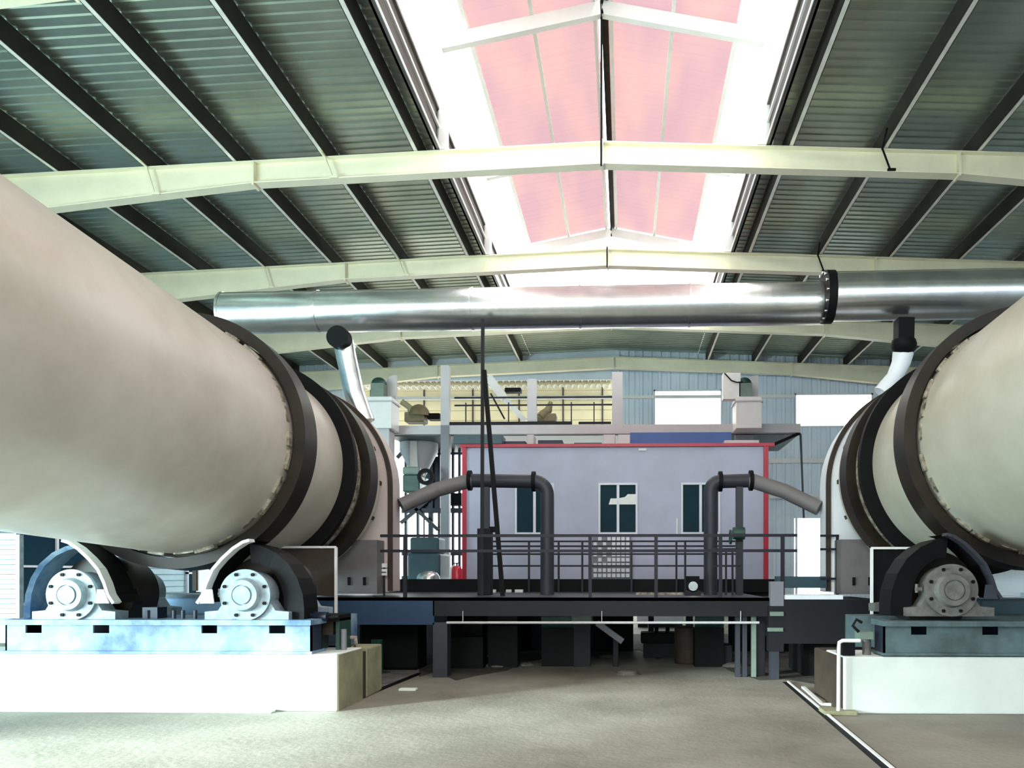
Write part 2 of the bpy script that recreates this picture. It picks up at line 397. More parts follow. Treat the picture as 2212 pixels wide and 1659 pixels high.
# fly braces
k = 0
names = {(0,-1,0): 'outer left', (0,-1,1): 'inner left', (0,1,1): 'right'}
for ri, y in enumerate(RY[1:3]):
    rn = ('nearest', 'second')[ri]
    for sgn, a in ((-1, 8.7), (-1, 5.25), (1, 5.3)):
        x = RX+sgn*a; dep = .43 if a < 6.7 else .43+(a-6.7)*.065
        side = 'outer left' if (sgn < 0 and a > 7) else 'inner left' if sgn < 0 else 'right'
        mb = MB(); mb.tube([(x-.12, y-.62, rtop(x)+.08), (x-.05, y-.14, rtop(x)-.04)], .02, 6); mb.tube([(x-.05, y-.15, rtop(x)-.03), (x+.1, y-.14, rtop(x)-dep+.0)], .02, 6); mb.box(x+.05, x+.2, y-.16, y-.12, rtop(x)-dep-.01, rtop(x)-dep+.03)
        tag(mb.build('fly_brace', M['rafter'] if sgn < 0 else M['black']), 'thin bent brace rod clipped to the %s rafter, %s of the rooflight' % (rn, side), 'brace', 'fly brace rods on the rafters')

# ------------------------------------------------------------------ purlins (Z sections above the rafters)
offs = [3.52, 5.28, 7.02, 8.75, 10.5, 12.2]
ordn = ['first', 'second', 'third', 'fourth', 'fifth', 'sixth']
for sgn, side in ((-1, 'left'), (1, 'right')):
    for i, a in enumerate(offs):
        x = RX+sgn*a; z = rtop(x); t = thing('roof_purlin', '%s long roof purlin to the %s of the ridge rooflight, pale lower flange' % (ordn[i], side), 'purlin', (x, 10, z), 'steel purlins under the roof sheets')
        MB().box(x-.006, x+.006, YB, YF, z+.0, z+PH).build('web', M['purlin_web'], t)
        mb = MB(); mb.box(x, x+sgn*.09, YB, YF, z, z+.012); mb.box(x+sgn*.078, x+sgn*.09, YB, YF, z, z+.04)
        mb.build('flange', M['purlin'], t)

# ------------------------------------------------------------------ ridge monitor
MZ = EYE+10.64; MS = .197; MHW = 2.62
def mtop(x): return MZ+.28-abs(x-RX)*MS
t = thing('rooflight_roof', 'pink translucent sheet roof raised over the ridge opening', 'rooflight', (RX, 14, MZ))
for sgn in (-1, 1):
    mb = MB(); corr_sheet(mb, RX+sgn*.10, RX+sgn*MHW, YB, RY[3]+.3, lambda x: mtop(x)+.12, .5, .02)
    mb.build('roof_sheet', M['pink'], t)
    mb = MB()
    for a in (.16, 1.35, MHW-.03): mb.box(RX+sgn*a-.035, RX+sgn*a+.035, YB, RY[3]+.3, mtop(RX+sgn*a), mtop(RX+sgn*a)+.10)
    mb.build('purlin', M['white'], t)
mb = MB(); mb.box(RX-.012, RX+.10, YB, RY[3]+.3, MZ+.33, MZ+.42); mb.build('ridge_cap', M['rust'], t)
mb = MB(); mb.box(RX-.03, RX-.005, YB, RY[3]+.3, MZ+.20, MZ+.42); mb.build('ridge_strip', M['black'], t)
for i, y in enumerate(RY[:4]):
    if i == 0: pass
    t = thing('rooflight_frame', ['white gable frame of the ridge rooflight just above the camera end', 'white gable frame carrying the pink rooflight above the nearest rafter', 'white rooflight frame hidden mostly behind the nearest rafter', 'far white gable frame closing the end of the pink rooflight'][i], 'roof frame', (RX, y, ZR), 'white frames of the ridge rooflight')
    for sgn in (-1, 1):
        mb = MB(); a = (RX, y, MZ+.14); b = (RX+sgn*(HO-.05), y, MZ+.14-(HO-.05)*MS)
        mb.bar(a, b, .14, .26); mb.build('gable_arm', M['white'], t)
        xp = RX+sgn*(HO-.0); mb = MB(); mb.box(xp-.08, xp+.08, y-.10, y+.10, rtop(xp)+.02, MZ-.48+.14)
        mb.build('post', M['white'], t)
        mb = MB(); mb.box(xp-sgn*.20-.03, xp+.03, y-.14, y+.14, rtop(xp)+.0, rtop(xp)+.85); mb.build('bracket', M['white'], t)
# thin dark ridge cable line
mb = MB(); mb.tube([(RX-.02, RY[1]-6, MZ-.0), (RX-.02, RY[1], MZ-.02)], .012, 6); mb.tube([(RX-.02, RY[1], MZ), (RX-.02, RY[1]+.02, ZR-.0)], .02, 6)
for j in (1, 2):
    mb.tube([(RX-.02, RY[j]-.16, ZR+.02), (RX-.02, RY[j]-.14, ZR-.5)], .018, 6)
tag(mb.build('ridge_conduit', M['black']), 'thin black conduit hanging down the centre line of the rooflight frame', 'conduit')

# ================================================================== drums
XCL, XCR = -5.55, 4.98
def pad_ring(root, m, yy, r, n=30):
    for k in range(n):
        a = 360/n*k+random.uniform(-1.5, 1.5); w = random.uniform(3.2, 5.2)
        mb = MB(); h = random.uniform(.008, .045); mb.ring(r-.01, r+h, yy-.07+random.uniform(-.02,.02), yy, (0,0,0), 'y', 6, a-w, a+w)
        o = mb.build('retaining_pad', m, None); o.parent = root
def drum(xc, label, m, side):
    t = thing('rotary_drum', label, 'rotary dryer drum', (xc, 9.8, 3.26)); t.rotation_euler = (math.radians(-3.03), 0, 0)
    def B(mb, name, mt):
        o = mb.build(name, mt, None); o.parent = t; return o
    r = 1.42
    mb = MB(); mb.lathe([(r,-8.2),(r,-6.0),(r,-3.9),(r,-1.9),(r,3.6)], n=160); mb.lathe([(r-.03,3.6),(r-.03,-8.2)], n=96); mb.lathe([(r-.03,-8.2),(r,-8.2)], n=96, smooth=False)
    B(mb, 'shell', m)
    for y0, yn in ((-.20, None),):
        mb = MB(); mb.ring(1.47, 1.61, -.20, .18, n=160); B(mb, 'riding_tyre', M['tyre'])
        mb = MB(); mb.ring(1.40, 1.455, -.10, .10, n=96); B(mb, 'tyre_seat', M['rust'])
    pad_ring(t, M['pad'], -.205, 1.42)
    mb = MB(); mb.ring(1.40, 1.60, 1.62, 1.74, n=128); mb.ring(1.40, 1.52, 1.74, 1.95, n=128); B(mb, 'girth_gear', M['black'])
    mb = MB(); mb.ring(1.40, 1.50, 2.12, 2.16, n=128); B(mb, 'wear_band', M['pad'])
    mb = MB(); mb.ring(1.47, 1.61, 2.30, 2.66, n=160); B(mb, 'rear_tyre', M['tyre'])
    mb = MB(); mb.ring(1.40, 1.56, 2.86, 2.90, n=128); mb.ring(1.40, 1.47, 2.90, 3.2, n=128)
    B(mb, 'seal_ring', m)
    for k in range(16):
        a = 360/16*k; mb = MB(); mb.ring(1.46, 1.53, 2.90, 3.12, (0,0,0), 'y', 4, a-1.2, a+1.2); B(mb, 'seal_clip', M['rust'])
    return t
drum(XCL, 'huge cream rotary drum filling the left side, black riding tyre and girth gear', M['drum'], 'left')
drum(XCR, 'huge cream rotary drum cut by the right edge, black riding tyre', M['drum_r'], 'right')

# hoods over the far drum ends
def hood(xc, m, label, mirror):
    t = thing('drum_end_hood', label, 'hood', (xc, 13.3, 1.2)); zc = 3.06; R = 1.63
    prof = [(xc+R*math.cos(math.radians(a)), zc+R*math.sin(math.radians(a))) for a in range(0, 181, 6)]
    prof = prof+[(xc-R, 1.30), (xc+R, 1.30)]
    mb = MB(); mb.prism(prof, 13.0, 13.62, smooth=False); mb.build('casing', m, t, .02)
    mb = MB(); mb.ring(R-.02, R+.05, 12.97, 13.03, (xc, 0, zc), 'y', 64, 0, 180); mb.box(xc+R-.02, xc+R+.05, 12.97, 13.03, 1.32, zc); mb.box(xc-R-.05, xc-R+.02, 12.97, 13.03, 1.32, zc)
    mb.build('rim_flange', M['rust'], t)
    s = -1 if mirror else 1
    mb = MB(); xx = xc+s*1.2; mb.box(xx-s*.5, xx+s*.35, 12.60, 12.98, 1.28, 2.15); mb.build('side_plate', M['slope'] if not mirror else M['slope'], t)
    mb = MB()
    for dx in (-.35, -.1, .15): mb.box(xx+s*dx-.02, xx+s*dx+.02, 12.57, 12.60, 1.42, 1.55)
    mb.build('latch', M['black'], t)
    return t
hood(XCL, M['hood'], 'mauve-grey arched hood closing the far end of the left drum', False)
hood(XCR, M['hood_r'], 'blue-white arched hood at the far end of the right drum', True)

# ------------------------------------------------------------------ trunnion rollers
def roller(xc, zc, s, mh, label, strip_m):
    """s=+1: guard bulges to +x and the pale strip is on the -x side"""
    t = thing('trunnion_roller', label, 'support roller', (xc, 9.6, 1.065), 'bearing-mounted rollers carrying the drums')
    mb = MB(); mb.cyl(.46, 9.55, 10.08, (xc,0,zc), n=64); mb.build('roller', M['tyre'], t)
    mb = MB(); mb.cyl(.11, 9.2, 10.5, (xc,0,zc), n=24); mb.build('shaft', M['black'], t)
    for yb, nm in ((9.10, 'front'), (10.25, 'rear')):
        mb = MB()
        mb.cyl(.27, yb+.02, yb+.30, (xc,0,zc), n=48)
        foot = [(-.50,-.30),(-.50,-.20),(-.34,-.185),(-.26,-.06),(-.2,.1),(.2,.1),(.26,-.06),(.34,-.185),(.50,-.20),(.50,-.30)]
        mb.prism([(xc+a, zc+b) for a, b in foot], yb+.03, yb+.28)
        h = mb.build('bearing_housing', mh, t, .006)
        if nm == 'front':
            mb = MB(); mb.ring(.155, .30, yb-.015, yb+.03, (xc,0,zc), 'y', 48); mb.lathe([(.20, yb-.015),(.175, yb-.09)], (xc,0,zc), n=40); mb.build('flange', mh, h)
            mb = MB(); mb.lathe([(.175,yb-.09),(.12,yb-.09)], (xc,0,zc), n=40, smooth=False); mb.lathe([(.12,yb-.09),(.12,yb-.075)], (xc,0,zc), n=40); mb.disc(.12, yb-.075, (xc,0,zc)); mb.disc(.105, yb-.10, (xc-.0,0,zc)); mb.lathe([(.105,yb-.10),(.105,yb-.07)], (xc,0,zc), n=40)
            mb.build('end_cap', mh, h)
            for k in range(8):
                a = math.radians(22.5+45*k); mb = MB(); mb.cyl(.022, yb-.035, yb-.01, (xc+.255*math.cos(a), 0, zc+.255*math.sin(a)), n=6); mb.build('bolt', M['black'], h)
            mb = MB(); mb.tube([(xc-.30, yb+.1, zc+.01), (xc-.37, yb+.1, zc+.01)], .025, 8); mb.tube([(xc-.355, yb+.1, zc-.03), (xc-.355, yb+.1, zc+.07)], .02, 8); mb.build('grease_nipple', mh, h)
    u = .0054
    strip = [(14,-118),(0,-114),(-22,-100),(-46,-78),(-66,-55),(-80,-25),(-88,0),(-100,18)]
    outer = [(0,-112),(28,-106),(58,-92),(86,-68),(106,-36),(118,0),(121,30),(121,55)]
    f = lambda p: (xc+s*p[0]*u, zc-p[1]*u)
    # pale folded strip
    mb = MB()
    for a, b in zip(strip[:-1], strip[1:]):
        A, Bq = f(a), f(b); mb.bar((A[0], 9.10, A[1]), (Bq[0], 9.10, Bq[1]), .14, .035, (0,0,1) if abs(a[0]-b[0]) > abs(a[1]-b[1]) else (1,0,0))
    mb.prism([f(p) for p in ((-80,-12),(-92,18),(-62,18),(-66,-12))], 9.02, 9.04)
    mb.build('guard_strip', strip_m, t)
    mb = MB()
    for a, b in zip(strip[:-1], strip[1:]):
        A, Bq = f(a), f(b); mb.add([(A[0],9.17,A[1]),(Bq[0],9.17,Bq[1]),(Bq[0],9.6,Bq[1]),(A[0],9.6,A[1])], [(0,1,2,3)], True)
    mb.build('guard_hood', M['black'], t)
    mb = MB(); n = len(outer)
    for a, b in zip(outer[:-1], outer[1:]):
        A, Bq = f(a), f(b); mb.add([(A[0],9.2,A[1]),(Bq[0],9.2,Bq[1]),(Bq[0],9.62,Bq[1]),(A[0],9.62,A[1])], [(0,1,2,3)], True)
    if strip_m is M['white'] and s < 0: inner = [(p[0]*.93, p[1]*.93) for p in outer]
    else: inner = [(0,-70),(20,-68),(38,-58),(55,-42),(66,-20),(72,0),(74,30),(74,55)]
    for i in range(n-1):
        A, Bq, C_, D = f(outer[i]), f(outer[i+1]), f(inner[i+1]), f(inner[i])
        mb.add([(A[0],9.2,A[1]),(Bq[0],9.2,Bq[1]),(C_[0],9.24,C_[1]),(D[0],9.24,D[1])], [(0,1,2,3)])
        # left half too
    mb.build('guard_cover', M['black'] if not (strip_m is M['white'] and s < 0) else M['girder'], t)
    return t
ZRL = Z(1285, 530, 9.1)
XA, XBq = X(155, 9.1), X(530, 9.1)
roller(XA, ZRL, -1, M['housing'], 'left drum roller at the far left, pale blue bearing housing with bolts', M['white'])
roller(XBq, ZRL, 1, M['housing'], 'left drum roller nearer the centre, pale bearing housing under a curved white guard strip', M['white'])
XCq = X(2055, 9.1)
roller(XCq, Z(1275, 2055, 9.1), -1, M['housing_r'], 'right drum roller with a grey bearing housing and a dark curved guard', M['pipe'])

# girders under the rollers
def girder(xa, xb, m, slots, label):
    z0 = .668; z1 = 1.065; t = thing('roller_girder', label, 'girder', ((xa+xb)/2, 9.3, z0))
    pts = [(xa+.02, z0+.015)]; pts.append((xa+.02, z1-.06))
    for a, b in slots: pts += [(a, z1-.06), (a, z1-.16), (b, z1-.16), (b, z1-.06)]
    pts += [(xb-.02, z1-.06), (xb-.02, z0+.015)]
    MB().prism(pts, 9.10, 9.125).build('web', m, t)
    mb = MB(); mb.box(xa, xb, 9.02, 9.5, z1-.06, z1, ); mb.build('top_flange', m, t)
    mb = MB(); mb.box(xa, xb, 9.05, 9.5, z0, z0+.03); mb.build('bottom_flange', m, t)
    mb = MB(); mb.box(xa+.02, xb-.02, 9.40, 9.42, z0+.03, z1-.06); mb.box(xa+.02, xa+.04, 9.1, 9.42, z0+.03, z1-.06); mb.box(xb-.04, xb-.02, 9.1, 9.42, z0+.03, z1-.06)
    mb.build('rear_web', M['dkblue'], t)
    mb = MB(); mb.box(xa, xb, 10.15, 10.6, z0, z1); mb.build('rear_beam', m, t)
    return t
gx = lambda p: X(p, 9.1)
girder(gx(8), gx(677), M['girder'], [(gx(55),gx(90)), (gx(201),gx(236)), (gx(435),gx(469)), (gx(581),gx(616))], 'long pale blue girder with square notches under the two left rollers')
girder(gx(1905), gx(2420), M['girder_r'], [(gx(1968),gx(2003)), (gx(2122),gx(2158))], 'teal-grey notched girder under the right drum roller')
# little studs on the left girder between rollers
t = thing('thrust_stop', 'dark stop block with studs on the left girder between the rollers', 'stop block', (gx(340), 9.3, 1.065))
for p in (297, 355, 375, 402): MB().cyl(.022, 0, .10, (gx(p), 9.3, 1.065), 'z', 8).build('stud', M['dkblue'], t)
MB().box(gx(285), gx(318), 9.3, 9.5, 1.065, 1.20).build('block', M['dkblue'], t)

# concrete piers
t = thing('drum_pier', 'long whitewashed concrete pier under the left drum, bright in daylight', 'concrete pier', ((gx(-300)+gx(730))/2, 9.8, 0))
MB().box(gx(-300), gx(730), 9.07, 9.95, 0, .666).build('front_block', M['block'], t, .02)
mb = MB(); mb.box(gx(731)-.02, gx(731)+.006, 9.10, 9.94, 0, .655); mb.build('end_face', M['concrete'], t)
MB().box(gx(-300), gx(728), 9.95, 10.12, 0, .60).build('joint', M['rust'], t)
MB().box(gx(-300), gx(731), 10.12, 10.75, 0, .64).build('rear_block', M['concrete'], t, .02)
t = thing('drum_pier', 'pale green-white concrete pier under the right drum', 'concrete pier', ((gx(1822)+gx(2500))/2, 9.8, 0))
MB().box(gx(1822), gx(2500), 9.07, 9.90, 0, .655).build('front_block', M['block'], t, .02)
MB().box(gx(1822)-.004, gx(1822)+.02, 9.12, 9.89, 0, .64).build('end_face', M['rust'], t)
MB().box(gx(1826), gx(2500), 9.90, 10.6, 0, .62).build('rear_block', M['rust'], t, .02)
# low kerb in front of the left pier
tag(MB().box(gx(-300), gx(600), 8.93, 9.05, 0, .035).build('pier_kerb', M['block'], None, .01), 'low pale kerb strip along the foot of the left pier', 'kerb')
tag(MB().box(X(1775,9.1), X(1845,9.1), 8.95, 9.25, 0, .05).build('floor_plate', M['concrete'], None, .01), 'small raised slab at the foot of the right pier corner', 'plate')

# steel bits at pier ends
x = X(690, 9.9)
t = thing('jack_bracket', 'dark green steel bracket standing on the right end of the left pier', 'bracket', (x, 9.7, .66))
mb = MB(); mb.box(X(680,9.6), X(690,9.6), 9.5, 9.9, .65, 1.12); mb.box(X(750,10), X(758,10), 9.6, 10, .65, 1.05); mb.build('post', M['green'], t)
mb = MB(); mb.box(X(680,9.6), X(758,10), 9.5, 10.0, 1.02, 1.10); mb.build('top_plate', M['black'], t)
mb = MB(); mb.box(X(700,9.8), X(732,9.8), 9.6, 9.9, .85, 1.02); mb.build('wedge', M['rust'], t)
for p in (700, 752): MB().cyl(.035, .66, .92, (X(p,9.75), 9.6, 0), 'z', 12).build('screw', M['col_grey'], t)
t = thing('adjusting_cylinder', 'small dark blue cylinder lying on the right end of the left girder', 'cylinder', (x, 9.4, 1.1))
mb = MB(); mb.tube([P(652,1332,9.4), P(668,1332,9.4)], .05, 12); mb.build('pale_collar', M['ltgreen'], t)
mb = MB(); mb.tube([P(668,1330,9.4), P(680,1331,9.4), P(681,1331,9.4), P(707,1332,9.4)], .05, 12, radii=[.03,.03,.055,.055]); mb.build('barrel', M['dkblue'], t)
mb = MB(); mb.tube([P(706,1334,9.4), P(732,1331,9.4)], .022, 8); mb.build('rod', M['black'], t)
mb = MB(); pts = [P(752,1377,10), P(768,1377,10), P(769,1400,10), P(771,1425,10), P(772,1492,10)]
mb.tube(pts, .028, 8); mb.tube([pts[2]+Vector((0,-.02,-.22)), pts[2]+Vector((0,-.02,-.32))], .035, 8)
tag(mb.build('drain_pipe', M['pad']), 'thin pale drain pipe bent over the end of the left pier', 'pipe')
mb = MB(); pts = [P(1858,1384,9.0), P(1820,1384,9.0), P(1813,1388,9.0), P(1812,1400,9.0), Vector((X(1811,9.0), 9.0, 0.0))]
mb.tube(pts, .022, 8)
tag(mb.build('drain_pipe', M['white']), 'thin white pipe running down the corner of the right pier', 'pipe')
mb = MB(); mb.box(X(1816,9.2), X(1845,9.2), 9.15, 9.4, .66, .82); tag(mb.build('junction_box', M['black'], None, .01), 'small black box on top of the right pier corner', 'box')
t = thing('grease_pump', 'small dark pump with a grey body beside the right girder end', 'pump', (X(1870,9.3), 9.3, .655))
MB().cyl(.05, .655, .86, (X(1872,9.3), 9.3, 0), 'z', 14).build('body', M['housing_r'], t)
MB().box(X(1852,9.3), X(1882,9.3), 9.22, 9.4, .84, .93).build('head', M['ltgreen'], t)
mb = MB(); mb.tube([P(1855,1365,9.2), P(1842,1352,9.2), P(1850,1338,9.2), P(1862,1345,9.2)], .018, 8); mb.build('hose', M['black'], t)

# guard screens behind the rollers (thin pale frame, dark panel)
def guard(xa, xb, Y, zt, zb, label, pole_x, m):
    t = thing('gear_guard', label, 'guard panel', ((xa+xb)/2, Y, zb))
    MB().box(xa, xb, Y, Y+.03, zb, zt-.02).build('panel', m, t)
    mb = MB(); mb.bar((xa, Y-.02, zt), (xb, Y-.02, zt), .03, .03); mb.bar((pole_x, Y-.02, zb-.3), (pole_x, Y-.02, zt), .035, .035); mb.build('frame', M['white'], t)
guard(X(560,11.0), X(727,11.0), 11.0, Z(1182,700,11), Z(1287,700,11), 'dark guard screen with a thin pale frame behind the left roller', X(727,11), M['rust'])
guard(X(1881,10.9), X(2035,10.9), 10.9, Z(1184,1900,10.9), Z(1340,1900,10.9), 'dark guard screen with a thin white post beside the right roller', X(1882,10.9), M['black'])

# blue casing behind the left rollers, teal box on the right
t = thing('gearbox_casing', 'sky-blue gearbox casing seen between the two left rollers', 'gearbox', (X(380,11), 11.2, 0))
MB().box(X(288,10.9), X(500,10.9), 10.9, 11.7, Z(1345,380,10.9), Z(1290,380,10.9)).build('body', M['bluebox'], t, .03)
MB().box(X(285,10.9), X(480,10.9), 10.85, 11.75, Z(1291,380,10.9), Z(1284,380,10.9)).build('lid', M['housing'], t)
MB().box(X(292,10.9), X(500,10.9), 10.95, 11.6, 0, Z(1345,380,10.9)).build('plinth', M['concrete'], t)
t = thing('gearbox_casing', 'dark teal gearbox casing at the right edge behind the roller', 'gearbox', (X(2180,11), 11.2, 0))
MB().box(X(2120,10.9), X(2260,10.9), 10.9, 11.7, .6, Z(1294,2150,10.9)).build('body', M['teal'], t, .03)
MB().box(X(2125,10.9), X(2260,10.9), 10.95, 11.6, 0, .6).build('plinth', M['concrete'], t)

# louvred panel at far left
t = thing('louvre_door', 'pale louvred door leaf leaning open at the far left edge', 'door', (X(10,11), 11, 0))
xa, xb = X(-60, 11.0), X(38, 11.0)
mb = MB()
z = .9
while z < 2.14: mb.bar(((xa+xb)/2-.0, 11.0, z), ((xa+xb)/2+.001, 11.0, z), .01, .01) if False else mb.box(xa, xb, 11.0, 11.02, z, z+.062); z += .07
mb.build('slats', M['leftwall'], t)
mb = MB(); mb.box(xb, xb+.05, 10.97, 11.05, .35, 2.16); mb.box(xa, xb, 10.97, 11.05, 2.14, 2.18); mb.box(xa, xb, 10.97, 11.05, .85, .9); mb.box(xa, xb, 11.0, 11.03, .35, .85); mb.build('frame', M['housing'], t)
mb = MB(); mb.box(xb-.3, xb-.25, 11.05, 11.1, 0, .9); mb.box(xb, xb+.05, 10.97, 11.05, 0, .4); mb.build('leg', M['housing'], t)

# floor trench edges
def strip(a, b, w, z0, z1):
    mb = MB(); d = (b-a).normalized(); n = Vector((-d.y, d.x, 0))*w/2
    mb.add([a-n+Vector((0,0,z0)), b-n+Vector((0,0,z0)), b+n+Vector((0,0,z0)), a+n+Vector((0,0,z0)), a-n+Vector((0,0,z1)), b-n+Vector((0,0,z1)), b+n+Vector((0,0,z1)), a+n+Vector((0,0,z1))],
           [(0,1,2,3),(4,5,6,7),(0,1,5,4),(1,2,6,5),(2,3,7,6),(3,0,4,7)])
    return mb
a = floor_pt(1700, 1474); b = floor_pt(1935, 1672); a.z = b.z = 0
t = thing('trench_edge', 'black floor channel with a bright steel edge running toward the right corner', 'floor channel', a)
strip(a, b, .12, .0, .006).build('channel', M['black'], t)
off = Vector((.0, 0, 0)); strip(a+Vector((.015,0,0)), b+Vector((.015,0,0)), .028, .0, .022).build('steel_edge', M['white'], t)
p1, p2, p3 = floor_pt(1735,1487), floor_pt(1775,1524), floor_pt(1815,1524)
mb = strip(p1, p2, .05, 0, .03); o = strip(p2, p3, .05, 0, .03); mb.add(o.v, o.f); 
tag(mb.build('floor_angle', M['white']), 'short bright steel angle on the floor meeting the right pier corner', 'steel angle')
a = floor_pt(796, 1500); b = floor_pt(905, 1456)
tag(strip(a+Vector((-.28,0,0)), b+Vector((-.28,0,0)), .5, 0, .02).build('floor_plate', M['dust']), 'long grey cover plate on the floor right of the left pier', 'plate')
tag(strip(a+Vector((.02,-.05,0)), b+Vector((.02,-.05,0)), .05, 0, .025).build('floor_edging', M['black']), 'dark steel edging beside the grey cover plate on the left floor', 'edging')
for i in range(7):
    p = floor_pt(random.uniform(960, 1640), random.uniform(1420, 1460)); mb = MB(); s = random.uniform(.12, .3)
    mb.lathe([(max(1e-3, s*math.cos(math.pi/2*j/5)*(1+.15*math.sin(j*3+i))), .35*s*math.sin(math.pi/2*j/5)) for j in range(6)], p, 'z', 11)
    tag(mb.build('dust_heap', M['dust']), 'low heap of grey dust on the floor under the platform', 'dust heap', 'dust heaps under the platform')
p = floor_pt(886-0, 1490); mb = MB(); p = floor_pt(885, 1492); mb.box(p.x-.14, p.x+.10, p.y-.06, p.y+.06, 0, .035); tag(mb.build('rubble_piece', M['block'], None, .01), 'small white lump of rubble on the floor near the left cover plate', 'rubble')

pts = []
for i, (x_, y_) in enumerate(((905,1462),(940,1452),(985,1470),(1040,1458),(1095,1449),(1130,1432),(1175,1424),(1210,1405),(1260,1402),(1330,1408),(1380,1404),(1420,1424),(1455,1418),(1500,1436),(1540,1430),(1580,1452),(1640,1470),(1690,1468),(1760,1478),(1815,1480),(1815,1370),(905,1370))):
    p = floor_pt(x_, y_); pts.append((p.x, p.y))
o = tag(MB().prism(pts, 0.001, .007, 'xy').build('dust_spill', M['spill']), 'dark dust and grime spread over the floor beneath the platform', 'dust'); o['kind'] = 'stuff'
# ================================================================== steel platform
YP = 12.1
def px(p, Y=YP): return X(p, Y)
def pz(y, p=1200, Y=YP): return Z(y, p, Y)
zd = pz(1291)
t = thing('steel_platform', 'dark steel walkway platform spanning between the two drums', 'platform', (px(1290), 13.5, 0))
MB().box(px(935), px(1662), YP, YP+.12, pz(1331), zd).build('front_beam', M['steel'], t)
MB().box(px(650), px(938), YP, YP+.12, pz(1350), zd).build('side_beam', M['bluebeam'], t)
MB().box(px(650), px(1662), YP, 16.0, zd-.05, zd).build('deck', M['pipe'], t)
MB().box(px(935), px(966), YP+.0, YP+.25, 0, pz(1345)).build('column', M['pipe'], t)
MB().box(px(1640), px(1660), YP+.3, YP+.5, 0, zd-.05).build('column', M['pipe'], t)
MB().box(px(905,15.7), px(940,15.7), 15.5, 15.75, 0, zd-.05).build('column', M['steel'], t)
MB().box(px(1480,15.7), px(1500,15.7), 15.5, 15.75, 0, zd-.05).build('column', M['steel'], t)
# right dark platform bay
t = thing('dryer_platform', 'dark boxed platform below the right hood with a bright sill on top', 'platform', (px(1780), 13, 0))
MB().box(px(1690), px(1900), YP-.1, YP+1.6, pz(1388), pz(1294)).build('box_beam', M['steel'], t)
MB().box(px(1692), px(1818), YP-.08, YP+.5, pz(1294), pz(1285)).build('sill', M['hood_r'], t)
MB().box(px(1700), px(1815), YP+.8, YP+1.0, pz(1270,1750,13), pz(1245,1750,13)).build('rear_box', M['teal'], t)
MB().box(px(1745), px(1900), YP+.3, YP+1.4, 0, pz(1388)).build('dark_filler', M['black'], t)  # black box put in for the darkness below the bay
t = thing('stair_post', 'grey square post with stepped pale plates at the right end of the walkway', 'post', (px(1676), YP, 0))
MB().box(px(1662), px(1690), YP-.1, YP+.06, pz(1308), pz(1256)).build('upper_plate', M['col_grey'], t)
MB().box(px(1658), px(1690), YP-.1, YP+.1, pz(1405), pz(1308)).build('body', M['steel'], t)
MB().box(px(1660), px(1689), YP-.13, YP-.1, pz(1329), pz(1320)).build('step', M['ltgreen'], t)
MB().box(px(1655), px(1688), YP-.13, YP-.1, pz(1362), pz(1354)).build('step', M['ltgreen'], t)
MB().box(px(1662), px(1680), YP-.1, YP+.06, 0, pz(1405)).build('foot', M['pipe'], t)
# ladder posts
for i, p in enumerate((1597, 1612, 1632)):
    mb = MB(); mb.box(px(p-5), px(p+5), YP+.15, YP+.25, 0, zd-.05)
    tag(mb.build('stair_stanchion', M['ltgreen'] if p == 1632 else M['pipe']), ['narrow dark upright under the right of the walkway, left of three', 'narrow dark upright under the walkway, middle of three', 'pale green-grey upright under the right end of the walkway'][i], 'upright')
# thin handrail tube under platform
tag(MB().tube([P(965,1345,YP-.05), P(1200,1345,YP-.05), P(1640,1345,YP-.05)], .02, 8).bar(P(1000,1345,YP-.03), P(1000,1320,YP-.03), .01, .02).bar(P(1300,1345,YP-.03), P(1300,1320,YP-.03), .01, .02).bar(P(1600,1345,YP-.03), P(1600,1320,YP-.03), .01, .02).build('service_pipe', M['beam_grey']), 'long thin pale pipe running level under the walkway beam', 'pipe')
# rear raised edge
t = thing('rear_walkway', 'black raised walkway edge behind the deck below the cabin', 'walkway', (px(1250,16), 16, 0))
MB().box(X(820,16.0), X(1690,16.0), 16.0, 16.25, Z(1279,1200,16), Z(1251,1200,16)).build('kerb_beam', M['black'], t)
MB().box(X(820,16.0), X(1690,16.0), 16.2, 21.0, Z(1279,1200,16)-.1, Z(1279,1200,16)).build('deck', M['steel'], t)
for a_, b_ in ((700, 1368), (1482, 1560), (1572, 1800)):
    MB().box(X(a_,16.4), X(b_,16.4), 16.3, 16.34, 0, Z(1279,1200,16)-.1).build('dark_backing', M['black'], t)  # added black sheets that put the darkness under the deck into colour
mb = MB()
for p in (850, 1100, 1400, 1680): mb.box(X(p,16.1), X(p+12,16.1), 16.0, 16.15, 0, Z(1279,1200,16)-.1)
mb.build('leg', M['steel'], t)

# ------------------------------------------------------------------ railings
def railing(Y, xa, xb, rails, posts, zb, label, r=.018, pr=.022):
    t = thing('guard_rail', label, 'railing', ((X(xa,Y)+X(xb,Y))/2, Y, zb))
    for y in rails:
        MB().bar((X(xa,Y),Y,Z(y,1200,Y)), (X(xb,Y),Y,Z(y,1200,Y)), r*2, r*2).build('rail', M['rail'], t)
    for p in posts:
        MB().bar((X(p,Y),Y-.02,zb), (X(p,Y),Y-.02,Z(rails[0],1200,Y)), pr*2, pr*2).build('post', M['rail'], t)
    return t
railing(YP+.06, 822, 1722, (1157, 1190), (876, 1275, 1417, 1556, 1690), zd, 'front navy railing along the edge of the dark walkway', .022, .026)
railing(15.9, 1060, 1600, (1169.5, 1180, 1197, 1222.5), (1143, 1207, 1258, 1364, 1461, 1480), zd, 'rear navy railing with close rails in front of the cabin', .018, .02)
railing(13.6, 1540, 1600, (1186, 1223), (1555, 1568, 1582), zd, 'short navy railing section beside the right bent pipe', .014, .016)
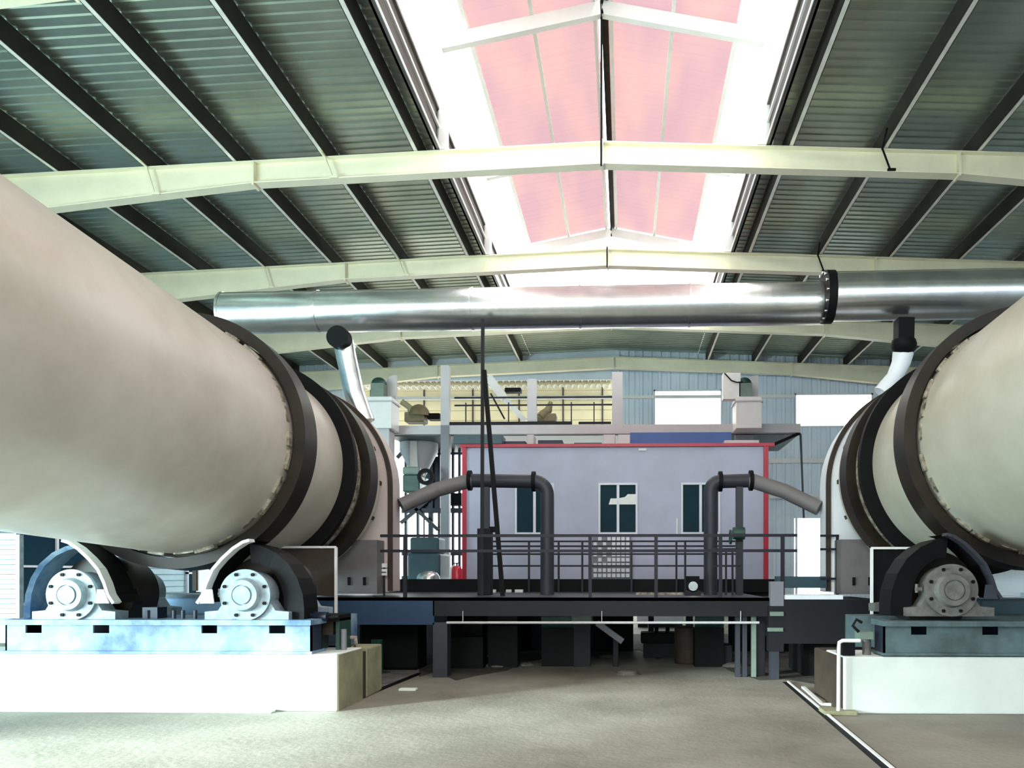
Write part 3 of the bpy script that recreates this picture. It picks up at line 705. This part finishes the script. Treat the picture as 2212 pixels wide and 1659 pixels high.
railing(12.9, 1772, 1812, (1158, 1187, 1250), (1808,), zd, 'stub of navy railing in front of the right hood', .018, .02)

# ------------------------------------------------------------------ bent pipes
def arc(c, r, a0, a1, n, Y):
    return [Vector((c[0]+r*math.cos(math.radians(a0+(a1-a0)*i/n)), Y, c[1]+r*math.sin(math.radians(a0+(a1-a0)*i/n)))) for i in range(n+1)]
def gooseneck(Y, hoodpt, fl1, fl2, vx, basey, support, s, label):
    t = thing('bent_pipe', label, 'pipe', (X(vx,Y), Y, zd)); r = .122
    a = P(*hoodpt); b = P(fl1, 1038, Y); c = P(fl2, 1040, Y); v = X(vx, Y); zt = c.z
    R = abs(v-c.x)
    el = arc((c.x, zt-R), R, 90, 0 if s > 0 else 180, 8, Y)
    mid = (a+b)/2+Vector((0,0,.05))
    MB().tube([a, mid, b], .13, 18).build('sloping_pipe', M['slope'], t)
    MB().tube([b, c], r, 16, False).build('level_pipe', M['pipe'], t)
    MB().tube(el+[Vector((v, Y, zd))], r, 16).build('drop_pipe', M['pipe'], t)
    for q, nm in ((b, 'flange'), (c, 'flange')):
        MB().cyl(r+.06, -.03, .03, q, 'x', 20).build(nm, M['black'], t)
    xs = X(support, Y)
    MB().bar((xs, Y, zd), (xs, Y, zt-.1), .12, .12).build('support_post', M['pipe'], t)
    return t
gooseneck(14.0, (866,1092,13.5), 1015, 1153, 1182, 1270, 1050, 1, 'dark grey bent pipe rising from the left hood and dropping to the deck')
gooseneck(14.0, (1770,1098,13.5), 1622, 1556, 1535, 1270, 1597, -1, 'dark grey bent pipe from the right hood with a level top and drop leg')
t = thing('pipe_pedestal', 'tall black pedestal box around the foot of the left pipe support', 'pedestal', (X(1047,13.7), 13.7, zd))
MB().box(X(1033,13.7), X(1062,13.7), 13.6, 13.85, zd, Z(1142,1047,13.7)).build('box', M['steel'], t, .01)
MB().box(X(1058,13.7), X(1071,13.7), 13.62, 13.7, Z(1150,1047,13.7), Z(1138,1047,13.7)).build('bracket', M['black'], t)
t = thing('pipe_valve', 'dark green valve with handwheel on the right pipe support', 'valve', P(1595,1150,13.8))
MB().cyl(.11, -.1, .1, P(1596,1152,13.82), 'x', 14).build('body', M['green'], t)
mb = MB(); mb.ring(.09, .13, -.015, .015, P(1578,1160,13.75), 'x', 20); mb.tube([P(1578,1160,13.75), P(1596,1152,13.8)], .015, 6); mb.build('handwheel', M['green'], t)

# tall thin poles
tag(MB().bar(P(1043,690,13.3), P(1041,1288,13.3), .055, .055).build('thin_pole', M['steel']), 'thin straight dark pole dropping from the cross duct to the deck', 'pole')
tag(MB().bar(P(1046,800,13.0), P(1086.2,1289,13.0), .07, .07).build('thin_pole', M['black']), 'thin black pole leaning right in front of the cabin', 'pole')

# motor pump on deck
t = thing('pump_motor', 'small black pump motor with a bright face on the deck', 'pump', P(1495,1281,13.6))
c = P(1496,1266,13.5); MB().cyl(.10, -.12, .12, c, 'y', 20).build('motor_body', M['black'], t)
mb = MB(); mb.disc(.08, -.125, c, 'y', 16); mb.ring(.03,.05,-.14,-.12,c,'y',16); mb.build('fan_cover', M['zinc'], t)
MB().box(c.x-.11, c.x+.11, 13.4, 13.62, c.z+.09, c.z+.17).build('terminal_box', M['black'], t)
MB().box(c.x-.13, c.x+.13, 13.38, 13.64, zd, c.z-.08).build('foot', M['steel'], t)
tag(MB().bar(P(1374,1283,13.9), P(1476,1283,13.9), .06, .05).build('floor_batten', M['pad']), 'pale batten lying along the deck left of the pump', 'batten')
for i, (a_, b_) in enumerate(((1066,1074),(1096,1107),(1115,1132))):
    tag(MB().box(X(a_,15.5), X(b_,15.5), 15.3, 15.4, zd+.002, zd+.06).build('deck_clip', M['white'], None, .005), 'small white block on the deck against the black kerb', 'block', 'white blocks on the deck')

# ------------------------------------------------------------------ cabin
YC = 18.0
zc0, zc1 = Z(1251,1300,YC), Z(966,1300,YC)
t = thing('control_cabin', 'lilac-grey control cabin with crimson edges behind the walkway', 'cabin', (X(1328,YC), YC+1.2, zc0))
MB().box(X(1003,YC), X(1655,YC), YC, YC+2.6, zc0, zc1).build('wall_panel', M['lilac'], t)
MB().box(X(999,YC), X(1008,YC), YC-.06, YC+.06, zc0, zc1).build('corner_post', M['red'], t)
MB().box(X(1649,YC), X(1659,YC), YC-.06, YC+.06, zc0, zc1).build('corner_post', M['red'], t)
MB().box(X(995,YC), X(1672,YC), YC-.08, YC+2.65, zc1, zc1+.07).build('top_edge', M['red'], t)
for a_, b_, nm in ((1117, 1193, 'left'), (1297, 1373, 'mid'), (1475, 1551, 'right')):
    xa, xb, za, zb = X(a_,YC), X(b_,YC), Z(1150,1300,YC), Z(1048,1300,YC); mb = MB(); w = .045
    for bx in ((xa-w,xa,za-w,zb+w),(xb,xb+w,za-w,zb+w),(xa,xb,za-w,za),(xa,xb,zb,zb+w)): mb.box(bx[0],bx[1],YC-.05,YC,bx[2],bx[3])
    fr = mb.build('window', M['wframe'], t)
    MB().box(xa, xb, YC-.02, YC-.005, za, zb).build('pane', M['glass'], fr)
    xm = (xa+xb)/2; MB().box(xm-.03, xm+.03, YC-.045, YC-.015, za, zb).build('mullion', M['wframe'], fr)
    if nm == 'mid':
        g = lambda p_, y_: (X(p_,YC), Z(y_,1300,YC))
        MB().prism([g(1315,1090), g(1319,1077), g(1334,1077), g(1350,1074), g(1356,1068), g(1373,1068), g(1373,1090)], YC-.03, YC-.022).build('painted_reflection', M['white'], fr)  # reflection in the pane modelled as a flat white shape
MB().box(X(1380,YC), X(1396,YC), YC-.04, YC, Z(974,1390,YC), Z(969,1390,YC)).build('junction_box', M['white'], t)
MB().bar((X(1462,YC),YC-.04,Z(1155,1460,YC)), (X(1462,YC),YC-.04,Z(1120,1460,YC)), .03,.03).build('conduit', M['white'], t)
# clutter on the cabin roof
for i, (a_, b_, y0, h, m, nm, lb, ct) in enumerate(((980,1085,17.9,938,'teal','roof_duct_box','long dark teal box on the cabin roof at its left corner','box'), (1090,1135,18.2,952,'dkblue','cable_tray','low dark tray on the cabin roof left of the twin grey boxes','tray'),
        (1162,1215,18.2,950,'dkblue','cable_tray','low dark tray with cables on the middle of the cabin roof','tray'), (1240,1300,18.2,956,'dkblue','cable_tray','flat dark tray on the cabin roof right of the middle','tray'),
        (1138,1153,18.3,938,'beam_grey','roof_box','narrow grey box on the cabin roof below the gantry beam','box'), (1303,1329,18.3,939,'beam_grey','roof_box','left one of two grey boxes on the cabin roof centre','box'), (1335,1361,18.3,939,'beam_grey','roof_box','right one of two grey boxes on the cabin roof centre','box'), (1565,1640,18.4,952,'beam_grey','roof_box','wide low grey box on the cabin roof at its right end','box'))):
    tag(MB().box(X(a_,y0), X(b_,y0), y0, y0+.5, zc1+.07, Z(h,1300,y0)).build(nm, M[m], None, .01), lb, ct)
tag(MB().box(X(1361,19.0), X(1580,19.0), 19.0, 19.05, zc1+.07, Z(934,1450,19.0)).build('blue_panel', M['blue']), 'royal blue sheet panel standing on the cabin roof', 'panel')
# lattice block behind railing
t = thing('lattice_screen', 'white lattice screen leaning on the cabin below its middle window', 'screen', (X(1320,17.7), 17.7, zc0))
mb = MB()
for j in range(8):
    for i in range(8):
        if j < 5 and i < 4 and (i+j) % 2 == 0: continue
        a_ = 1282+i*10; y_ = 1160+j*11.3
        mb.box(X(a_,17.7), X(a_+7.5,17.7), 17.7, 17.74, Z(y_+8,1300,17.7), Z(y_,1300,17.7))
mb.build('lattice_cells', M['wframe'], t)
MB().box(X(1280,17.75), X(1364,17.75), 17.75, 17.78, zc0, Z(1158,1300,17.75)).build('backing', M['col_grey'], t)
# fire extinguisher
t = thing('fire_extinguisher', 'red fire extinguisher standing left of the cabin corner', 'fire extinguisher', P(985,1251,16.6))
c = P(987,1251,16.6); c.z = Z(1279,1200,16)
zt = Z(1222,987,16.6)
mb = MB(); mb.lathe([(.02,c.z),(.10,c.z),(.11,c.z+.03),(.11,zt-.08),(.08,zt-.02),(.03,zt),(.001,zt)], (c.x,c.y,0), 'z', 24); mb.build('cylinder', M['extred'], t)
mb = MB(); mb.tube([(c.x,c.y,zt-.01),(c.x,c.y,zt+.05)], .02, 8); mb.bar((c.x-.06,c.y,zt+.05),(c.x+.06,c.y,zt+.06),.02,.02); mb.build('valve', M['black'], t)
mb = MB(); mb.tube([(c.x-.03,c.y-.02,zt+.03),(c.x-.11,c.y-.03,zt-.04),(c.x-.125,c.y-.03,c.z+.25),(c.x-.12,c.y-.03,c.z+.1)], .018, 8); mb.build('hose', M['white'], t)

# ------------------------------------------------------------------ cross duct
YD = 14.0
t = thing('cross_duct', 'long shiny round duct crossing the hall below the rafters', 'duct', P(1100,680,YD))
a = P(490,677,YD); b = P(1780,655,YD-.2); R = .36
def lerp(u): return a.lerp(b, u)
MB().tube([lerp(0), lerp(.42), lerp(.78), lerp(1)], R, 40).build('main_pipe', M['zinc'], t)
for u in (.16, .42, .6, .78):
    p = lerp(u); MB().cyl(R+.012, -.02, .02, p, 'x', 40).build('seam_ring', M['zinc'], t)
MB().cyl(R+.01, -.02, .02, a+Vector((-.03,0,0)), 'x', 40).build('end_ring', M['zinc'], t)
t2 = thing('cross_duct', 'wider shiny duct continuing to the right edge above the right drum', 'duct', P(2000,640,YD-.5))
a2 = P(1800,641,YD-.5); b2 = P(2330,632,YD-.7)
MB().tube([a2, b2], .405, 40).build('main_pipe', M['zinc'], t2)
c = P(1790,642,YD-.45); MB().cyl(.44, -.09, .06, c, 'x', 40).build('flange', M['black'], t2)
for k in range(14):
    an = 2*math.pi*k/14; MB().cyl(.022, -.13, -.09, c+Vector((0, .40*math.cos(an), .40*math.sin(an))), 'x', 8).build('bolt', M['zinc'], t2)
# side pipes from hoods up to duct
t = thing('riser_pipe', 'shiny riser pipe curving up from the left hood with a dark open end', 'pipe', P(780,885,13.3))
pts = [P(742,738,13.35), P(748,770,13.35), P(757,810,13.35), P(766,850,13.35), P(780,890,13.35), P(788,912,13.35)]
MB().tube(pts, .17, 24).build('pipe', M['zinc'], t)
MB().cyl(.185, 13.05, 13.25, (pts[0].x, 0, pts[0].z), 'y', 24).build('dark_elbow', M['black'], t)
MB().cyl(.10, 13.3, 13.7, (pts[0].x, 0, pts[0].z+.02), 'y', 12).build('stub', M['zinc'], t)
t = thing('riser_pipe', 'riser from the right hood with a black sleeve under the wide duct', 'pipe', P(1915,845,13.2))
MB().bar(P(1953,690,13.2), P(1952,738,13.2), .26, .26).build('sleeve', M['black'], t)
mb = MB(); mb.tube([P(1952,735,13.2), P(1952,745,13.2), P(1952,755,13.2), P(1951,765,13.2)], .2, 16, radii=[.19,.21,.2,.12]); mb.build('sleeve_collar', M['black'], t)
mb = MB(); mb.tube([P(1951,762,13.25), P(1946,785,13.25), P(1932,815,13.25), P(1905,850,13.25)], .15, 20, radii=[.17,.15,.13,.15]); mb.build('lower_pipe', M['hood_r'], t)

# ------------------------------------------------------------------ gantry mezzanine behind cabin
YG = 21.5
t = thing('gantry', 'light grey gantry beam and columns behind the cabin roof', 'gantry', (X(1280,YG), YG, 0))
gz = lambda y: Z(y, 1200, YG); gxx = lambda p: X(p, YG)
MB().box(gxx(800), gxx(1728), YG-.1, YG+.1, gz(938), gz(919)).build('beam', M['beam_grey'], t)
MB().box(gxx(954), gxx(972), YG-.12, YG+.1, 0, gz(919)).build('column', M['col_grey'], t)
MB().box(gxx(954), gxx(972), YG-.12, YG+.1, gz(919), gz(790)).build('column', M['beam_grey'], t)
MB().box(gxx(1136), gxx(1156), YG+.3, YG+.5, gz(938), gz(812)).build('column', M['beam_grey'], t)
MB().box(gxx(1322), gxx(1345), YG+.2, YG+.4, gz(938), gz(800)).build('column', M['beam_grey'], t)
MB().box(gxx(1590), gxx(1630), YG+.1, YG+.3, 0, gz(938)).build('column', M['col_grey'], t)
MB().box(gxx(840), gxx(1728), YG+.1, YG+3.0, gz(938)-.02, gz(938)+.06).build('soffit', M['teal'], t)
MB().bar((gxx(1665),YG,gz(965)), (gxx(1728),YG,gz(938)), .08, .08).build('brace', M['black'], t)
mb = MB(); mb.box(gxx(972), gxx(1236), YG-.05, YG, gz(920), gz(911)); mb.box(gxx(1250), gxx(1320), YG-.05, YG, gz(917), gz(912)); mb.build('toe_board', M['steel'], t)
mb = MB()
for y in (851, 868): mb.bar((gxx(975),YG+.4,gz(y)), (gxx(1322),YG+.4,gz(y)), .04, .04)
for p in (1000, 1048, 1094, 1232, 1282): mb.bar((gxx(p),YG+.4,gz(919)), (gxx(p),YG+.4,gz(862)), .03, .03)
mb.build('handrail', M['steel'], t)
MB().bar((gxx(1736),YG,gz(1120)), (gxx(1729),YG,gz(940)), .05, .05).build('hanger_rod', M['dkblue'], t)

# elevator heads
def elevator(pc, Y, label, lower_y):
    t = thing('elevator_head', label, 'bucket elevator', (X(pc,Y), Y, Z(920,pc,Y)))
    g = lambda p_, y_: P(p_, y_, Y)
    a_ = g(pc-28, 925); b_ = g(pc+28, 856)
    MB().box(a_.x, b_.x, Y, Y+.7, a_.z, b_.z).build('casing', M['white'], t, .02)
    MB().box(a_.x-.03, b_.x+.03, Y-.03, Y+.73, g(pc,868).z, g(pc,865).z).build('seam_band', M['beam_grey'], t)
    MB().box(g(pc-20,0).x, g(pc+8,0).x, Y+.1, Y+.5, g(pc,856).z, g(pc,825).z).build('neck', M['ltgreen'], t)
    c_ = g(pc-7, 824); MB().dome(.20, (c_.x, Y+.3, c_.z), sz=.9).build('domed_head', M['green'], t)
    mb = MB(); mb.prism([(g(pc+2,0).x, g(pc,858).z), (g(pc+26,0).x, g(pc,858).z), (g(pc+26,0).x, g(pc,800).z), (g(pc+8,0).x, g(pc,806).z), (g(pc+2,0).x, g(pc,830).z)], Y+.45, Y+.6); mb.build('side_plate', M['beam_grey'], t)
    if lower_y is not None: MB().box(g(pc-20,0).x, g(pc+20,0).x, Y+.1, Y+.6, lower_y, a_.z).build('leg_casing', M['beam_grey'], t)
    return t
elevator(818, 20.6, 'white elevator head with a dark dome above the left drum', 0.0)
elevator(1618, 20.8, 'white elevator head with a green-grey dome between the two bright windows', None)
tag(MB().box(X(1562,20.9), X(1600,20.9), 20.9, 21.2, Z(862,1580,20.9), Z(805,1580,20.9)).build('switch_cabinet', M['white'], None, .01), 'tall white cabinet on the gantry left of the right elevator head', 'cabinet')
tag(MB().tube([P(1565,806,20.8), P(1580,822,20.8), P(1592,826,20.8), P(1605,825,20.8)], .018, 6).build('hanging_cable', M['black']), 'thin slack cable hanging by the right elevator head', 'cable')

# machines seen through the louvred opening
t = thing('conveyor_drive', 'dusty yellow-brown drive unit on the gantry near the left opening', 'drive', P(895,910,23.5))
c_ = P(900,898,23.5); MB().box(c_.x-.35, c_.x+.25, 23.4, 23.9, P(900,912,23.5).z, c_.z+.1).build('base', M['tan'], t, .03)
mb = MB(); mb.tube([P(868,868,23.5), P(885,880,23.5), P(890,905,23.5)], .09, 12); mb.build('yellow_arm', M['yellow'], t)
MB().dome(.33, (c_.x+.05, 23.6, c_.z), sz=1.1).build('motor_dome', M['tan'], t)
tag(MB().box(X(922,23.5), X(950,23.5), 23.5, 23.9, Z(905,930,23.5), Z(892,930,23.5)).build('feeder_box', M['black'], None, .03), 'small black feeder box on the gantry left of the pale column', 'box')
t = thing('feed_screw', 'dusty machine with a tall neck on the gantry in front of the yellow siding', 'machine', P(1185,912,23.5))
c_ = P(1180,905,23.5); MB().box(c_.x-.3, c_.x+.3, 23.4, 23.9, P(1180,912,23.5).z, P(1180,894,23.5).z).build('base', M['tan'], t, .03)
mb = MB(); mb.tube([P(1170,900,23.5), P(1185,885,23.5), P(1190,868,23.5)], .1, 12, radii=[.16,.12,.06]); mb.build('neck', M['tan'], t)
tag(MB().box(X(1090,23.0), X(1125,23.0), 23.0, 23.3, Z(846,1100,23), Z(837,1100,23)).build('motor_box', M['black'], None, .02), 'black motor box beside the sloping white chute', 'box')
t = thing('sloping_chute', 'white sloping chute crossing the louvred opening behind the dark poles', 'chute', P(1100,880,24))
MB().bar(P(1055,815,24.0), P(1090,862,24.0), .16, .25).build('upper_chute', M['white'], t)
MB().bar(P(1088,858,24.0), P(1135,910,24.0), .10, .16).build('lower_chute', M['white'], t)
MB().bar(P(1060,850,23.8), P(1090,905,23.8), .04, .05).build('stay', M['steel'], t)

# annexe behind the far wall
YA = 35.0
t = thing('annexe_siding', 'straw-coloured horizontal siding of the annexe seen through the far opening', 'siding', (X(1080,YA), YA, Z(935,1080,YA)))
mb = MB(); z = Z(950,1080,YA); zt = Z(838,1080,YA)
while z < zt: mb.box(X(700,YA), X(1330,YA), YA, YA+.05, z, z+.40); mb.box(X(700,YA), X(1330,YA), YA+.02, YA+.06, z+.40, z+.44); z += .44
mb.build('boards', M['yellow'], t)
mb = MB()
for p_ in (800, 915, 1020, 1120, 1215, 1300): MB().box(X(p_,YA), X(p_,YA)+.06, YA-.05, YA, 0, zt).build('batten', M['steel'], t)
t = thing('annexe_eaves', 'rows of pale scalloped eave tiles above the straw siding', 'eaves', (X(1080,YA), YA-.8, zt))
for row, (y_, z_) in enumerate(((YA-.9, Z(836,1080,YA-.9)), (YA-.5, Z(822,1080,YA-.5)))):
    mb = MB(); p_ = X(760, y_); e_ = X(1326, y_)
    while p_ < e_:
        mb.lathe([(.10, 0), (.10, .5)], (p_, y_, z_), 'y', 8, 0, 180); p_ += .27
    mb.build('tile_row', M['white'], t)
MB().box(X(740,YA), X(1328,YA), YA-1.0, YA+2, zt+.5, zt+.6).build('roof_slab', M['curb'], t)

# dark tower steelwork left of the cabin
YT = 24.0
tx = lambda p: X(p, YT); tz = lambda y: Z(y, 900, YT)
t = thing('steel_tower', 'navy steelwork tower between the left hood and the pale column', 'tower', (tx(930), YT, 0))
for p_ in (876, 902, 930, 948, 978, 992):
    w = 5 if p_ != 930 else 10
    MB().box(tx(p_-w/2), tx(p_+w/2), YT, YT+.15, 0, tz(940)).build('upright', M['dkblue'], t)
for y_ in (946, 966, 978, 1098, 1190, 1244):
    MB().box(tx(868), tx(1000), YT-.05, YT+.1, tz(y_+ (10 if y_ > 1000 else 4)), tz(y_)).build('cross_beam', M['dkblue'], t)
MB().box(tx(908), tx(950), YT+.1, YT+.4, tz(1100), tz(985)).build('panel', M['dkblue'], t)
MB().box(tx(972), tx(998), YT-.1, YT+.3, tz(1092), tz(1066)).build('dark_box', M['black'], t)
for a_, b_ in (((868,1130),(940,1070)), ((885,1085),(948,1145)), ((860,990),(888,960))):
    MB().bar((tx(a_[0]),YT-.1,tz(a_[1])), (tx(b_[0]),YT-.1,tz(b_[1])), .10, .10).build('diagonal', M['pipe'], t)
t = thing('hopper', 'grey hopper hanging in the steel tower beside the left hood', 'hopper', (tx(905), 22.5, 3))
mb = MB(); c_ = P(905,990,22.8); mb.lathe([(.55,P(905,952,22.8).z),(.55,P(905,975,22.8).z),(.18,P(905,1030,22.8).z),(.18,P(905,1042,22.8).z)], (c_.x,c_.y,0), 'z', 20); mb.build('cone', M['beam_grey'], t)
MB().box(c_.x-.1, c_.x+.1, 22.2, 22.3, P(905,1040,22.8).z, P(905,960,22.8).z).build('stiffener', M['white'], t)
t = thing('tower_motor', 'grey-green motor with a dark drum between the left hood and the tower', 'motor', P(890,1050,21))
MB().box(X(869,21), X(906,21), 21, 21.6, Z(1025,890,21), Z(1008,890,21)).build('cover', M['ltgreen'], t, .04)
MB().box(X(869,21), X(906,21), 21.02, 21.6, Z(1062,890,21), Z(1025,890,21)).build('body', M['green'], t, .03)
c_ = P(920,1030,20.9); mb = MB(); mb.ring(.12, .22, -.06, .06, c_, 'y', 28); mb.build('pulley', M['black'], t)
mb = MB(); mb.bar(P(912,1060,20.95), P(925,1035,20.95), .08, .08); mb.build('belt_arm', M['white'], t)
t = thing('teal_machine', 'dark teal machine casing behind the railing left of the extinguisher', 'machine', P(915,1245,17))
MB().box(X(880,17.2), X(950,17.2), 17.2, 18.2, Z(1279,1200,16), Z(1195,915,17.2)).build('casing', M['teal'], t, .05)
MB().box(X(882,17.2), X(945,17.2), 17.3, 18.0, Z(1195,915,17.2), Z(1160,915,17.2)).build('upper_casing', M['teal'], t, .05)
mb = MB(); c_ = P(925,1251,16.9); mb.dome(.25, (c_.x,c_.y,c_.z), sz=.8); mb.build('bright_dome', M['zinc'], t)
t = thing('label_plate', 'pair of small white notice plates on the deck left of the teal machine', 'notice', P(831,1230,13.0))
MB().box(X(823,12.9), X(838,12.9), 12.85, 12.87, Z(1226,830,12.9), Z(1217,830,12.9)).build('plate', M['white'], t)
MB().box(X(823,12.9), X(838,12.9), 12.85, 12.87, Z(1243,830,12.9), Z(1229,830,12.9)).build('plate', M['white'], t)
mb = MB(); mb.box(X(825,12.9), X(836,12.9), 12.84, 12.85, Z(1237,830,12.9), Z(1235,830,12.9)); mb.build('writing', M['black'], t)
MB().box(X(829,12.9), X(832,12.9), 12.87, 12.9, zd, Z(1217,830,12.9)).build('stake', M['steel'], t)

# ------------------------------------------------------------------ under-platform machinery
def motor(pc, py, Y, r, L, m, label, nm='drive_motor'):
    c_ = P(pc, py, Y); t = thing(nm, label, 'motor', (c_.x, Y, 0))
    MB().cyl(r, -L/2, L/2, c_, 'x', 20).build('barrel', m, t)
    MB().cyl(r*1.08, L/2-.05, L/2, c_, 'x', 20).build('end_shield', m, t)
    MB().box(c_.x-.1, c_.x+.1, Y-.1, Y+.1, c_.z+r*.8, c_.z+r*1.3).build('terminal_box', M['black'], t)
    MB().box(c_.x-L/2, c_.x+L/2, Y-.2, Y+.2, 0, c_.z-r*.8).build('plinth', M['black'], t)
motor(1010, 1350, 13.4, .24, .6, M['black'], 'black motor under the left of the walkway beside its column')
motor(1090, 1330, 13.6, .2, .5, M['steel'], 'dark motor under the walkway, second from the left column')
motor(1215, 1335, 13.8, .22, .7, M['green'], 'dark green motor under the middle of the walkway')
motor(1530, 1335, 13.8, .2, .5, M['green'], 'dark green motor under the right half of the walkway')
t = thing('fan_housing', 'grey fan housing with sloping duct under the walkway centre', 'fan', (X(1265,13.6), 13.6, 0))
MB().box(X(1235,13.6), X(1280,13.6), 13.5, 13.9, Z(1345,1250,13.6), Z(1320,1250,13.6)).build('casing', M['ltgreen'], t, .02)
MB().bar(P(1290,1345,13.5), P(1345,1385,13.5), .18, .1).build('sloping_duct', M['col_grey'], t)
MB().box(X(1240,13.6), X(1275,13.6), 13.55, 13.8, 0, Z(1345,1250,13.6)).build('stand', M['steel'], t)
t = thing('storage_tank', 'low pale tank glimpsed under the rear of the walkway', 'tank', (X(1430,23.5), 23.5, 0))
MB().box(X(1375,23.5), X(1478,23.5), 23.5, 24.3, .12, .62).build('body', M['white'], t, .03)
MB().box(X(1378,23.5), X(1475,23.5), 23.55, 24.2, 0, .12).build('base', M['steel'], t)
t = thing('tank_trolley', 'black low trolley with two studs in front of the pale tank', 'trolley', (X(1430,15), 15, 0))
MB().box(X(1385,15), X(1478,15), 15, 15.5, Z(1390,1430,15), Z(1367,1430,15)).build('body', M['black'], t, .02)
mb = MB()
for p_ in (1418, 1442): mb.cyl(.04, 0, .12, (X(p_,15.1), 15.1, Z(1368,1430,15)), 'z', 10)
mb.build('stud', M['black'], t)
MB().box(X(1390,15), X(1474,15), 15.05, 15.4, 0, Z(1390,1430,15)).build('leg_frame', M['steel'], t)
t = thing('rust_barrel', 'dark brown round barrel on the floor under the right half of the walkway', 'barrel', floor_pt(1485,1432))
c_ = floor_pt(1487,1432); mb = MB(); mb.lathe([(.001,0),(.24,0),(.25,.03),(.25,.62),(.22,.66),(.001,.66)], c_, 'z', 28); mb.build('body', M['rust'], t)
for hz in (.2, .44): MB().ring(.245, .262, hz, hz+.03, c_, 'z', 28).build('hoop', M['rust'], t)
for i, (p_, w_, h_) in enumerate(((1540, 30, 1360), (1570, 24, 1385), (1330, 12, 1330), (990, 30, 1400))):
    c_ = floor_pt(p_, 1440)
    tag(MB().box(c_.x-w_*.004, c_.x+w_*.004, c_.y, c_.y+.4, 0, .25+.12*i).build('steel_crate', M['steel'], None, .01), ['dark crate on the floor right of the brown barrel', 'smaller dark crate near the uprights under the walkway', 'low dark crate on the floor under the walkway centre', 'dark crate on the floor beside the walkway column'][i], 'crate')
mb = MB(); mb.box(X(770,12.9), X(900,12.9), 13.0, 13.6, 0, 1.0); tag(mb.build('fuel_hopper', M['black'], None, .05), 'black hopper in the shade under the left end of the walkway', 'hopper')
mb = MB(); c_ = floor_pt(815, 1455); mb.lathe([(.001,0),(.2,0),(.2,.02),(.09,.03),(.09,.55),(.001,.55)], c_, 'z', 20); tag(mb.build('green_pedestal', M['green']), 'dark green round pedestal on the floor behind the left pier', 'pedestal')
